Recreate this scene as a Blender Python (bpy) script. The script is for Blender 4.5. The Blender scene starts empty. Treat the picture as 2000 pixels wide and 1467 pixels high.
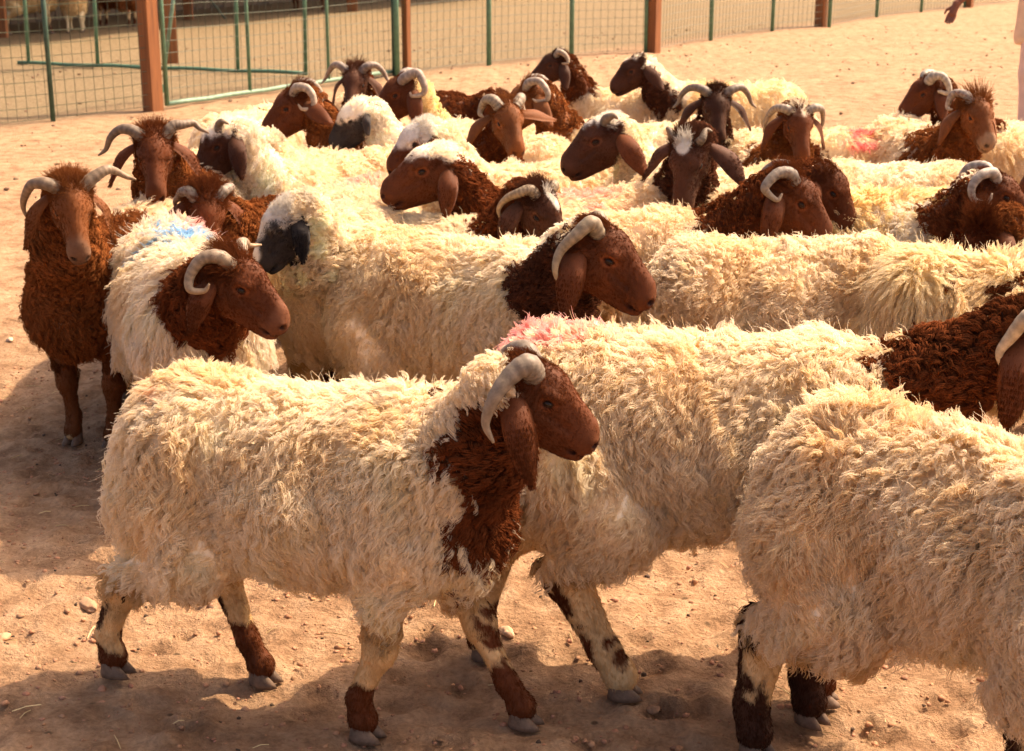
import bpy, math
import numpy as np
from mathutils import Vector, Matrix

# ------------------------------------------------------------------ camera, sky, sun, exposure
SC = bpy.context.scene
COL = SC.collection
CAM_H, F_PX, PITCH = 1.62, 3000.0, math.atan(883.5 / 3000.0)
cam_d = bpy.data.cameras.new('camera')
cam = bpy.data.objects.new('camera', cam_d)
COL.objects.link(cam)
cam_d.sensor_width = 36.0
cam_d.lens = 36.0 * F_PX / 2000.0
cam_d.clip_start, cam_d.clip_end = 0.05, 2000.0
cam.location = (0, 0, CAM_H)
cam.rotation_euler = (math.pi / 2 - PITCH, 0, 0)
cam_d.dof.use_dof = True
cam_d.dof.focus_distance = 3.6
cam_d.dof.aperture_fstop = 9.0
SC.camera = cam

SUN_TO = Vector((0.66, 0.36, 1.0)).normalized()
sun_el = math.asin(SUN_TO.z)
sun_az = math.atan2(SUN_TO.x, SUN_TO.y)
world = bpy.data.worlds.new('World')
SC.world = world
world.use_nodes = True
nt = world.node_tree
bg = nt.nodes['Background']
sky = nt.nodes.new('ShaderNodeTexSky')
sky.sky_type = 'NISHITA'
sky.sun_disc = False
sky.sun_elevation = sun_el
sky.sun_rotation = sun_az
sky.altitude = 600
sky.air_density = 0.6
sky.dust_density = 9.0
sky.ozone_density = 0.6
nt.links.new(sky.outputs[0], bg.inputs[0])
bg.inputs[1].default_value = 0.15
sun_d = bpy.data.lights.new('sun', 'SUN')
sun = bpy.data.objects.new('sun', sun_d)
COL.objects.link(sun)
sun_d.energy = 3.05
sun_d.angle = math.radians(0.53)
sun_d.color = (1.0, 0.90, 0.75)
sun.rotation_euler = SUN_TO.to_track_quat('Z', 'Y').to_euler()
vs = SC.view_settings
vs.view_transform = 'Standard'
vs.look = 'None'
vs.exposure = 1.22
vs.gamma = 1.0
vs.use_curve_mapping = False
vs.use_white_balance = True
vs.white_balance_temperature = 8400
vs.white_balance_tint = 17
SC.cycles.max_bounces = 8
SC.cycles.diffuse_bounces = 6
SC.cycles.transmission_bounces = 6
SC.cycles.transparent_max_bounces = 8
SC.cycles.caustics_reflective = False
SC.cycles.caustics_refractive = False
SC.cycles_curves.shape = 'RIBBONS'
SC.cycles_curves.subdivisions = 2

# ------------------------------------------------------------------ helpers
RNG = np.random.default_rng(7)
_cf, _sf = math.cos(PITCH), math.sin(PITCH)


def pix(px, py, d):
    """world point seen at photo pixel (px, py) at ground distance d (world Y)"""
    u = (px - 1000.0) / F_PX
    v = -(py - 733.5) / F_PX
    ry = _cf + v * _sf
    rz = -_sf + v * _cf
    k = d / ry
    return np.array([u * k, d, CAM_H + rz * k])


def ground_at(px, py, z=0.0):
    u = (px - 1000.0) / F_PX
    v = -(py - 733.5) / F_PX
    ry = _cf + v * _sf
    rz = -_sf + v * _cf
    k = (z - CAM_H) / rz
    return np.array([u * k, ry * k, z])


def rz_m(a):
    c, s = math.cos(a), math.sin(a)
    return np.array([[c, -s, 0], [s, c, 0], [0, 0, 1.0]])


def ry_m(a):
    c, s = math.cos(a), math.sin(a)
    return np.array([[c, 0, s], [0, 1, 0], [-s, 0, c.__float__()]])


def rx_m(a):
    c, s = math.cos(a), math.sin(a)
    return np.array([[1, 0, 0], [0, c, -s], [0, s, c]])


def noise3(p, freq, seed, octv=2):
    """smooth pseudo noise in about -1..1 from sums of sines"""
    r = np.random.default_rng(seed)
    out = np.zeros(len(p))
    amp, tot = 1.0, 0.0
    for o in range(octv):
        for i in range(5):
            w = r.normal(size=3)
            w = w / np.linalg.norm(w) * freq * (0.7 + 0.6 * r.random()) * 6.283
            out += amp * np.sin(p @ w + r.random() * 6.283)
        tot += amp * 1.6
        freq *= 2.1
        amp *= 0.55
    return out / tot


def unit(v):
    return v / np.maximum(np.linalg.norm(v, axis=-1, keepdims=True), 1e-9)


def sstep(a, b, x):
    t = np.clip((x - a) / (b - a), 0, 1)
    return t * t * (3 - 2 * t)


def mesh_np(name, verts, faces, smooth=True):
    """mesh from vertex array and an (n,4) or (n,3) face array"""
    me = bpy.data.meshes.new(name)
    nf, k = faces.shape
    me.vertices.add(len(verts))
    me.vertices.foreach_set('co', np.ascontiguousarray(verts, np.float32).ravel())
    me.loops.add(nf * k)
    me.loops.foreach_set('vertex_index', np.ascontiguousarray(faces, np.int32).ravel())
    me.polygons.add(nf)
    me.polygons.foreach_set('loop_start', np.arange(0, nf * k, k, dtype=np.int32))
    me.update(calc_edges=True)
    if smooth:
        me.polygons.foreach_set('use_smooth', np.ones(nf, bool))
    me.validate()
    return me


def set_tint(me, col, domain='POINT'):
    at = me.attributes.new('tint', 'FLOAT_COLOR', domain)
    c = np.ones((len(col), 4), np.float32)
    c[:, :3] = col
    at.data.foreach_set('color', c.ravel())


def link(name, data, mat=None, parent=None):
    o = bpy.data.objects.new(name, data)
    COL.objects.link(o)
    if mat is not None and data is not None and not len(data.materials):
        data.materials.append(mat)
    if parent is not None:
        o.parent = parent
    return o


def tag(o, label=None, cat=None, group=None, kind=None):
    if label:
        o['label'] = label
    if cat:
        o['category'] = cat
    if group:
        o['group'] = group
    if kind:
        o['kind'] = kind
    return o


class MB:
    """collects boxes, tubes and lofts into one mesh"""
    def __init__(self):
        self.v, self.f = [], []

    def add(self, v, f):
        n = len(self.v)
        self.v += [tuple(map(float, p)) for p in v]
        self.f += [tuple(i + n for i in q) for q in f]

    def box(self, c, s, rot=0.0, jit=0.0, tilt=(0, 0)):
        m = rz_m(rot)
        P = []
        for dz in (-1, 1):
            for dx, dy in ((-1, -1), (1, -1), (1, 1), (-1, 1)):
                q = m @ np.array([dx * s[0] / 2, dy * s[1] / 2, 0])
                P.append((c[0] + q[0] + tilt[0] * dz * s[2] / 2, c[1] + q[1] + tilt[1] * dz * s[2] / 2, c[2] + dz * s[2] / 2))
        self.add(P, [(3, 2, 1, 0), (4, 5, 6, 7), (0, 1, 5, 4), (1, 2, 6, 5), (2, 3, 7, 6), (3, 0, 4, 7)])

    def tube(self, pts, rad, n=8, caps=True):
        pts = np.asarray(pts, float)
        m = len(pts)
        rad = np.broadcast_to(np.asarray(rad, float), (m,))
        T = unit(np.gradient(pts, axis=0))
        up = np.array([0, 0, 1.0]) if abs(T[0][2]) < 0.9 else np.array([1.0, 0, 0])
        V = []
        U = unit(np.cross(T[0], up))
        for i in range(m):
            U = unit(U - T[i] * (U @ T[i]))
            W = np.cross(T[i], U)
            for j in range(n):
                a = 2 * math.pi * j / n
                V.append(pts[i] + rad[i] * (math.cos(a) * U + math.sin(a) * W))
        F = []
        for i in range(m - 1):
            for j in range(n):
                k = (j + 1) % n
                F.append((i * n + j, i * n + k, (i + 1) * n + k, (i + 1) * n + j))
        if caps:
            F.append(tuple(range(n - 1, -1, -1)))
            F.append(tuple((m - 1) * n + j for j in range(n)))
        self.add(V, F)

    def mesh(self, name, smooth=False):
        me = bpy.data.meshes.new(name)
        me.from_pydata(self.v, [], self.f)
        me.update()
        if smooth:
            me.polygons.foreach_set('use_smooth', np.ones(len(me.polygons), bool))
        return me

    def build(self, name, mat, parent=None, smooth=False):
        return link(name, self.mesh(name, smooth), mat, parent)


def catmull(P, n):
    P = np.asarray(P, float)
    P = np.vstack([2 * P[0] - P[1], P, 2 * P[-1] - P[-2]])
    out = []
    segs = len(P) - 3
    for t in np.linspace(0, segs - 1e-6, n):
        i = int(t)
        u = t - i
        p0, p1, p2, p3 = P[i:i + 4]
        out.append(0.5 * ((2 * p1) + (-p0 + p2) * u + (2 * p0 - 5 * p1 + 4 * p2 - p3) * u * u + (-p0 + 3 * p1 - 3 * p2 + p3) * u ** 3))
    return np.array(out)


# ------------------------------------------------------------------ materials
def new_mat(name):
    m = bpy.data.materials.new(name)
    m.use_nodes = True
    t = m.node_tree
    return m, t, t.nodes['Principled BSDF']


def n_(t, typ, **kw):
    n = t.nodes.new(typ)
    for k, v in kw.items():
        setattr(n, k, v)
    return n


def ramp(t, stops):
    r = t.nodes.new('ShaderNodeValToRGB')
    el = r.color_ramp.elements
    while len(el) < len(stops):
        el.new(0.5)
    for e, (p, c) in zip(el, stops):
        e.position = p
        e.color = (*c, 1) if len(c) == 3 else c
    return r


def noise_node(t, scale, detail=4, rough=0.55, coord='Object', vec=None):
    n = t.nodes.new('ShaderNodeTexNoise')
    n.inputs['Scale'].default_value = scale
    n.inputs['Detail'].default_value = detail
    n.inputs['Roughness'].default_value = rough
    if vec is None:
        tc = t.nodes.new('ShaderNodeTexCoord')
        vec = tc.outputs[coord]
    t.links.new(vec, n.inputs['Vector'])
    return n


def bump(t, b, src, strength, dist):
    n = t.nodes.new('ShaderNodeBump')
    n.inputs['Strength'].default_value = strength
    n.inputs['Distance'].default_value = dist
    t.links.new(src, n.inputs['Height'])
    t.links.new(n.outputs[0], b.inputs['Normal'])
    return n


def mixc(t, a, b, fac, mode='MIX'):
    m = t.nodes.new('ShaderNodeMix')
    m.data_type = 'RGBA'
    m.blend_type = mode
    for sock, val in ((m.inputs[0], fac), (m.inputs[6], a), (m.inputs[7], b)):
        if hasattr(val, 'links') or hasattr(val, 'is_linked'):
            t.links.new(val, sock)
        elif isinstance(val, (int, float)):
            sock.default_value = val
        else:
            sock.default_value = (*val, 1)
    return m.outputs[2]


def mat_fleece():
    m, t, b = new_mat('fleece')
    at = n_(t, 'ShaderNodeAttribute', attribute_name='tint')
    t.nodes.remove(b)
    out = t.nodes['Material Output']
    dif = n_(t, 'ShaderNodeBsdfDiffuse')
    trn = n_(t, 'ShaderNodeBsdfTranslucent')
    t.links.new(at.outputs['Color'], dif.inputs[0])
    t.links.new(at.outputs['Color'], trn.inputs[0])
    m1 = n_(t, 'ShaderNodeMixShader')
    lum = n_(t, 'ShaderNodeRGBToBW')           # pale wool lets light through, dark hair hardly
    t.links.new(at.outputs['Color'], lum.inputs[0])
    mr = n_(t, 'ShaderNodeMapRange')
    mr.inputs[1].default_value = 0.15
    mr.inputs[2].default_value = 0.75
    mr.inputs[3].default_value = 0.15
    mr.inputs[4].default_value = 0.64
    t.links.new(lum.outputs[0], mr.inputs[0])
    t.links.new(mr.outputs[0], m1.inputs[0])
    t.links.new(dif.outputs[0], m1.inputs[1])
    t.links.new(trn.outputs[0], m1.inputs[2])
    t.links.new(m1.outputs[0], out.inputs[0])
    return m


def mat_skin():
    m, t, b = new_mat('hide')
    at = n_(t, 'ShaderNodeAttribute', attribute_name='tint')
    nz = noise_node(t, 90, 4, 0.6)
    r = ramp(t, [(0.3, (0.86, 0.85, 0.84)), (0.7, (1.08, 1.07, 1.06))])
    t.links.new(nz.outputs[0], r.inputs[0])
    c = mixc(t, at.outputs['Color'], r.outputs[0], 1.0, 'MULTIPLY')
    t.links.new(c, b.inputs['Base Color'])
    b.inputs['Roughness'].default_value = 0.6
    b.inputs['Specular IOR Level'].default_value = 0.12
    b.inputs['Sheen Weight'].default_value = 0.06
    b.inputs['Sheen Roughness'].default_value = 0.5
    b.inputs['Sheen Tint'].default_value = (1, 0.75, 0.5, 1)
    nz2 = noise_node(t, 420, 3, 0.6)
    bump(t, b, nz2.outputs[0], 0.5, 0.0015)
    return m


def mat_horn():
    m, t, b = new_mat('horn')
    at = n_(t, 'ShaderNodeAttribute', attribute_name='tint')
    nz = noise_node(t, 60, 5, 0.65)
    r = ramp(t, [(0.3, (0.55, 0.5, 0.45)), (0.68, (1.1, 1.08, 1.05))])
    t.links.new(nz.outputs[0], r.inputs[0])
    c = mixc(t, at.outputs['Color'], r.outputs[0], 1.0, 'MULTIPLY')
    t.links.new(c, b.inputs['Base Color'])
    b.inputs['Roughness'].default_value = 0.55
    nz2 = noise_node(t, 250, 4, 0.6)
    bump(t, b, nz2.outputs[0], 0.4, 0.002)
    return m


def mat_flat(name, col, rough=0.7, var=0.2, scale=40, bmp=0.3, bdist=0.002, spec=0.3):
    m, t, b = new_mat(name)
    nz = noise_node(t, scale, 5, 0.6)
    lo = tuple(c * (1 - var) for c in col)
    hi = tuple(min(1, c * (1 + var)) for c in col)
    r = ramp(t, [(0.3, lo), (0.7, hi)])
    t.links.new(nz.outputs[0], r.inputs[0])
    t.links.new(r.outputs[0], b.inputs['Base Color'])
    b.inputs['Roughness'].default_value = rough
    b.inputs['Specular IOR Level'].default_value = spec
    if bmp:
        nz2 = noise_node(t, scale * 6, 4, 0.6)
        bump(t, b, nz2.outputs[0], bmp, bdist)
    return m


M_FLEECE, M_SKIN, M_HORN = mat_fleece(), mat_skin(), mat_horn()
M_HOOF = mat_flat('hoof_horn', (0.16, 0.105, 0.075), 0.6, 0.35, 60)
M_EYE = mat_flat('eye', (0.02, 0.010, 0.005), 0.3, 0.2, 30, 0, 0, 0.3)
M_LID = mat_flat('eyelid', (0.10, 0.035, 0.016), 0.6, 0.2, 60)

# ------------------------------------------------------------------ implicit surfaces
class Field:
    """union of round cones and ellipsoids on a warped grid, meshed with surface nets"""
    def __init__(self):
        self.P = []

    def cone(self, a, b, r1, r2, k=0.03, grp=0, fr=None, sy=1.0, sub=False):
        self.P.append(('c', np.array(a, float), np.array(b, float), r1, r2, k, grp, fr, sy, sub))

    def ell(self, c, r, k=0.03, grp=0, fr=None, sub=False):
        self.P.append(('e', np.array(c, float), np.array(r, float), 0, 0, k, grp, fr, 1.0, sub))

    @staticmethod
    def dist(p, X):
        typ, a, b, r1, r2, k, grp, fr, sy, sub = p
        if fr is not None:
            R, o, s = fr
            X = ((X - o) @ R) / s
        else:
            s = 1.0
        if typ == 'c':
            Y = X.copy()
            A, B = a.copy(), b.copy()
            if sy != 1.0:
                Y[:, 1] /= sy
                A[1] /= sy
                B[1] /= sy
            ab = B - A
            t = np.clip(((Y - A) @ ab) / max(ab @ ab, 1e-12), 0, 1)
            q = Y - A - t[:, None] * ab
            d = np.sqrt((q * q).sum(1)) - (r1 + (r2 - r1) * t)
        else:
            q = X - a
            k0 = np.sqrt(((q / b) ** 2).sum(1))
            k1 = np.sqrt(((q / (b * b)) ** 2).sum(1))
            d = k0 * (k0 - 1) / np.maximum(k1, 1e-6)
        return d * s

    def bbox(self, p):
        typ, a, b, r1, r2, k, grp, fr, sy, sub = p
        if typ == 'c':
            r = max(r1, r2) * max(1, sy)
            pts, e = np.array([a, b]), np.array([r, r, r])
        else:
            e = np.full(3, b.max())
            pts = np.array([a])
        if fr is not None:
            R, o, s = fr
            pts = (pts * s) @ R.T + o
            e = e * s
        return pts.min(0) - e, pts.max(0) + e

    def groups(self, X, ids):
        """distance of points X to each primitive group"""
        out = np.full((len(ids), len(X)), 9.0)
        for p in self.P:
            if p[9]:
                continue
            g = ids.index(p[6])
            out[g] = np.minimum(out[g], self.dist(p, X))
        return out

    def mesh(self, hc, hf=None, fine=None):
        bb = [self.bbox(p) for p in self.P if not p[9]]
        lo = np.min([b[0] for b in bb], 0) - 3 * hc
        hi = np.max([b[1] for b in bb], 0) + 3 * hc
        ax = []
        for i in range(3):
            if fine is None:
                ax.append(np.arange(lo[i], hi[i] + hc, hc))
            else:
                f0, f1 = max(fine[0][i], lo[i]), min(fine[1][i], hi[i])
                n0 = max(2, int(round((f0 - lo[i]) / hc)) + 1)
                n1 = max(2, int(round((f1 - f0) / hf)) + 1)
                n2 = max(2, int(round((hi[i] - f1) / hc)) + 1)
                ax.append(np.unique(np.concatenate([np.linspace(lo[i], f0, n0), np.linspace(f0, f1, n1), np.linspace(f1, hi[i], n2)]).round(6)))
        nx, ny, nz = map(len, ax)
        Fv = np.full((nx, ny, nz), 0.5)
        for p in self.P:
            b0, b1 = self.bbox(p)
            k = p[5]
            pad = k + 2.2 * hc
            s = []
            for i in range(3):
                i0 = max(0, np.searchsorted(ax[i], b0[i] - pad) - 1)
                i1 = min(len(ax[i]), np.searchsorted(ax[i], b1[i] + pad) + 1)
                s.append(slice(i0, i1))
            s = tuple(s)
            G = np.stack(np.meshgrid(ax[0][s[0]], ax[1][s[1]], ax[2][s[2]], indexing='ij'), -1)
            d = self.dist(p, G.reshape(-1, 3)).reshape(G.shape[:3])
            cur = Fv[s]
            if p[9]:
                h = np.maximum(k - np.abs(cur + d), 0) / k
                Fv[s] = np.maximum(cur, -d) + h * h * k * 0.25
            else:
                h = np.maximum(k - np.abs(cur - d), 0) / k
                Fv[s] = np.minimum(cur, d) - h * h * k * 0.25
        return surface_nets(Fv, ax)


def surface_nets(Fv, ax):
    ins = Fv < 0
    off = [(i, j, k) for i in (0, 1) for j in (0, 1) for k in (0, 1)]
    nx, ny, nz = Fv.shape
    cnt = np.zeros((nx - 1, ny - 1, nz - 1), np.int8)
    for i, j, k in off:
        cnt += ins[i:nx - 1 + i, j:ny - 1 + j, k:nz - 1 + k]
    act = (cnt > 0) & (cnt < 8)
    I, J, K = np.nonzero(act)
    idx = np.full(act.shape, -1, np.int32)
    idx[act] = np.arange(len(I))
    V = np.stack([Fv[I + i, J + j, K + k] for i, j, k in off], 1)
    C = np.array(off, float)
    acc = np.zeros((len(I), 3))
    num = np.zeros(len(I))
    for a in range(8):
        for b in range(a + 1, 8):
            if np.abs(C[a] - C[b]).sum() != 1:
                continue
            m = (V[:, a] < 0) != (V[:, b] < 0)
            t = V[m, a] / (V[m, a] - V[m, b])
            acc[m] += C[a] + t[:, None] * (C[b] - C[a])
            num[m] += 1
    pos = acc / num[:, None] + np.stack([I, J, K], 1)
    out = np.stack([np.interp(pos[:, i], np.arange(len(ax[i])), ax[i]) for i in range(3)], 1)
    faces = []
    for axis in range(3):
        sl0 = [slice(1, -1)] * 3
        sl1 = [slice(1, -1)] * 3
        sl0[axis] = slice(0, -1)
        sl1[axis] = slice(1, None)
        s0, s1 = ins[tuple(sl0)], ins[tuple(sl1)]
        df = s0 != s1
        e = list(np.nonzero(df))
        fl = s0[df]
        for i in range(3):
            if i != axis:
                e[i] = e[i] + 1
        u, v = (axis + 1) % 3, (axis + 2) % 3

        def cell(du, dv):
            c = [e[0].copy(), e[1].copy(), e[2].copy()]
            c[u] = c[u] + du
            c[v] = c[v] + dv
            return idx[c[0], c[1], c[2]]
        q = np.stack([cell(-1, -1), cell(0, -1), cell(0, 0), cell(-1, 0)], 1)
        q[~fl] = q[~fl][:, ::-1]
        faces.append(q)
    return out, np.concatenate(faces)


def vnormals(V, Fq):
    n = np.cross(V[Fq[:, 2]] - V[Fq[:, 0]], V[Fq[:, 3]] - V[Fq[:, 1]])
    N = np.zeros_like(V)
    for i in range(4):
        for c in range(3):
            N[:, c] += np.bincount(Fq[:, i], n[:, c], len(V))
    area = 0.5 * np.linalg.norm(n, axis=1)
    return unit(N), area


# ------------------------------------------------------------------ sheep
CREAM = np.array([0.947, 0.828, 0.655])
WHITE = np.array([0.962, 0.87, 0.735])
GOLD = np.array([0.932, 0.765, 0.48])
BROWN = np.array([0.108, 0.031, 0.012])
DARK = np.array([0.050, 0.019, 0.011])
RUST = np.array([0.175, 0.058, 0.020])
BLACK = np.array([0.018, 0.015, 0.015])
PALE = np.array([0.90, 0.85, 0.78])
HORN_C = np.array([0.36, 0.285, 0.215])

HORNS = {
    # control points in head space (x forward, y outward, z up)
    'curl': [(.035, .035, .05), (.01, .068, .072), (-.022, .098, .035), (-.035, .118, -.03), (-.022, .128, -.085), (.012, .128, -.125)],
    'wide': [(.035, .035, .05), (.015, .085, .078), (-.005, .145, .065), (-.005, .195, .02), (.015, .225, -.025), (.045, .25, -.04)],
    'spread': [(.035, .035, .05), (.01, .08, .08), (-.015, .13, .085), (-.02, .18, .07), (.0, .22, .06), (.02, .26, .065)],
    'hook': [(.035, .035, .05), (.0, .075, .075), (-.05, .105, .045), (-.062, .125, -.015), (-.03, .135, -.05), (.015, .135, -.035), (.022, .13, -.005)],
    'tight': [(.035, .035, .05), (.0, .07, .075), (-.045, .10, .05), (-.055, .12, .0), (-.025, .13, -.03), (.01, .13, -.015)],
    'back': [(.035, .035, .05), (-.01, .06, .085), (-.07, .08, .09), (-.13, .10, .05), (-.165, .12, -.01), (-.17, .13, -.06)],
    'stub': [(.035, .035, .05), (.015, .06, .072), (-.005, .082, .075), (-.02, .10, .06)],
    'down': [(.035, .035, .05), (.02, .085, .068), (.0, .135, .04), (-.005, .165, -.02), (.01, .175, -.085), (.03, .17, -.12)],
}


def horn_mesh(kind, side, Hm, tint, rb, rng, hsc=.88):
    pts = np.array(HORNS[kind], float)
    pts = pts[0] + (pts - pts[0]) * hsc * rng.uniform(.93, 1.07)
    pts[:, 1] = (pts[0, 1] + (pts[:, 1] - pts[0, 1]) * .88) * side
    pts[1:] += rng.normal(size=(len(pts) - 1, 3)) * 0.004
    n = 64
    c = catmull(pts, n)
    t = np.linspace(0, 1, n)
    wv_ = t * (70 + 25 * rng.random()) + 3.0 * np.sin(t * 9 + rng.random() * 6)
    ridge = 1 + 0.028 * np.sin(wv_) * (1 - sstep(0.35, 0.85, t))
    rad = rb * (1 - t) ** 0.85 * ridge + 0.003
    R, o, s = Hm
    c = (c * s) @ R.T + o
    mb = MB()
    mb.tube(c, rad * s, 12)
    me = mb.mesh('horn', True)
    k = np.repeat(t, 12)
    v = 1 + 0.20 * np.repeat(np.sin(wv_), 12) * (1 - sstep(.4, .9, k))
    col = tint * (0.85 + np.array([.55, .42, .22]) * k[:, None] ** 2) * np.clip(v, 0.75, 1.2)[:, None]
    set_tint(me, col)
    return me


def ear_mesh(side, Hm, col, inner, droop, rng, length=0.185):
    R, o, s = Hm
    nu, nv = 15, 9
    base = np.array([.005, side * .058, -.002])
    out = np.array([0, side, 0.0])
    bw = (base * s) @ R.T + o
    ow = R @ out
    fw = R @ np.array([1.0, 0, 0])
    down = np.array([0, 0, -1.0])
    hang = unit(down * droop[0] + ow * droop[1] - fw * droop[2])
    W0 = unit(fw - hang * (fw @ hang))
    N0 = np.cross(W0, hang)
    if N0 @ ow < 0:
        N0 = -N0
    us = np.linspace(0, 1, nu)
    vv = np.linspace(-1, 1, nv)
    V = []
    for layer in (1, -1):
        for u in us:
            w = (0.041 * min(1.0, length / .185) * .95) * (math.sin(math.pi * (0.13 + 0.83 * u ** 0.85)) ** 0.75)
            cen = bw + s * (ow * 0.03 * math.sin(min(1, u * 2.2) * math.pi / 2) + hang * length * u + N0 * 0.018 * math.sin(u * 3.0))
            th = 0.0035 * (1 - 0.5 * u)
            for v in vv:
                cup = -0.016 * v * v * (1 - 0.4 * u) + 0.004 * math.sin(7 * u + v)
                edge = 1 - v ** 4
                V.append(cen + s * (W0 * w * v + N0 * (cup + layer * th * edge)))
    V = np.array(V)
    F = []
    for L in (0, 1):
        b0 = L * nu * nv
        for i in range(nu - 1):
            for j in range(nv - 1):
                q = (b0 + i * nv + j, b0 + i * nv + j + 1, b0 + (i + 1) * nv + j + 1, b0 + (i + 1) * nv + j)
                F.append(q if L == 0 else q[::-1])
    off = nu * nv
    for i in range(nu - 1):
        for j in (0, nv - 1):
            a, b = i * nv + j, (i + 1) * nv + j
            F.append((a, b, b + off, a + off) if j == 0 else (b, a, a + off, b + off))
    for j in range(nv - 1):
        a = (nu - 1) * nv + j
        F.append((a, a + 1, a + 1 + off, a + off))
    me = mesh_np('ear', V, np.array(F))
    C = np.vstack([np.tile(col, (off, 1)), np.tile(inner, (off, 1))])
    set_tint(me, C * (0.9 + 0.2 * rng.random((len(C), 1))))
    # outer face sample points for short hair
    return me, V[:off], np.tile(N0, (off, 1)), hang


def hoof_mesh(p, fwd, s):
    mb = MB()
    f = np.array([fwd[0], fwd[1], 0.0])
    f /= np.linalg.norm(f)
    l = np.array([-f[1], f[0], 0])
    for sd in (-1, 1):
        c = p + l * sd * 0.016 * s
        rings = []
        for z, x0, x1, w in ((0.0, -.024, .046, .0145), (.010, -.024, .041, .0145), (.026, -.021, .022, .0135), (.042, -.016, .010, .011)):
            ring = []
            for a in range(8):
                an = 2 * math.pi * a / 8
                xx = (x0 + x1) / 2 + (x1 - x0) / 2 * math.cos(an)
                yy = w * math.sin(an) * (1 - 0.35 * max(0, math.cos(an)))
                ring.append(c + s * (f * xx + l * yy + np.array([0, 0, z])))
            rings.append(ring)
        V = [q for r in rings for q in r]
        F = []
        for i in range(3):
            for j in range(8):
                k = (j + 1) % 8
                F.append((i * 8 + j, i * 8 + k, (i + 1) * 8 + k, (i + 1) * 8 + j))
        F.append(tuple(range(7, -1, -1)))
        F.append(tuple(24 + j for j in range(8)))
        mb.add(V, F)
    return mb.mesh('hoof', True)


def eye_mesh(c, R, r):
    mb = MB()
    V, F = [], []
    nu, nv = 8, 10
    for i in range(nu + 1):
        a = math.pi * i / nu
        for j in range(nv):
            b = 2 * math.pi * j / nv
            q = np.array([math.sin(a) * math.cos(b) * r[0], math.cos(a) * r[1], math.sin(a) * math.sin(b) * r[2]])
            V.append(c + R @ q)
    for i in range(nu):
        for j in range(nv):
            k = (j + 1) % nv
            F.append((i * nv + j, i * nv + k, (i + 1) * nv + k, (i + 1) * nv + j))
    mb.add(V, F)
    return mb.mesh('eye', True)


LODS = {
    # trunk voxel, head voxel, locks per m2, strands, points, strand radius, lock radius, head hairs per m2
    0: (.011, .0042, 10500, 8, 10, .0010, .0085, 110000),
    1: (.013, .0052, 7600, 6, 9, .00125, .0100, 80000),
    2: (.016, .0065, 4600, 5, 7, .00160, .0130, 48000),
    3: (.018, .0080, 3000, 4, 6, .00210, .0160, 26000),
}


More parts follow.
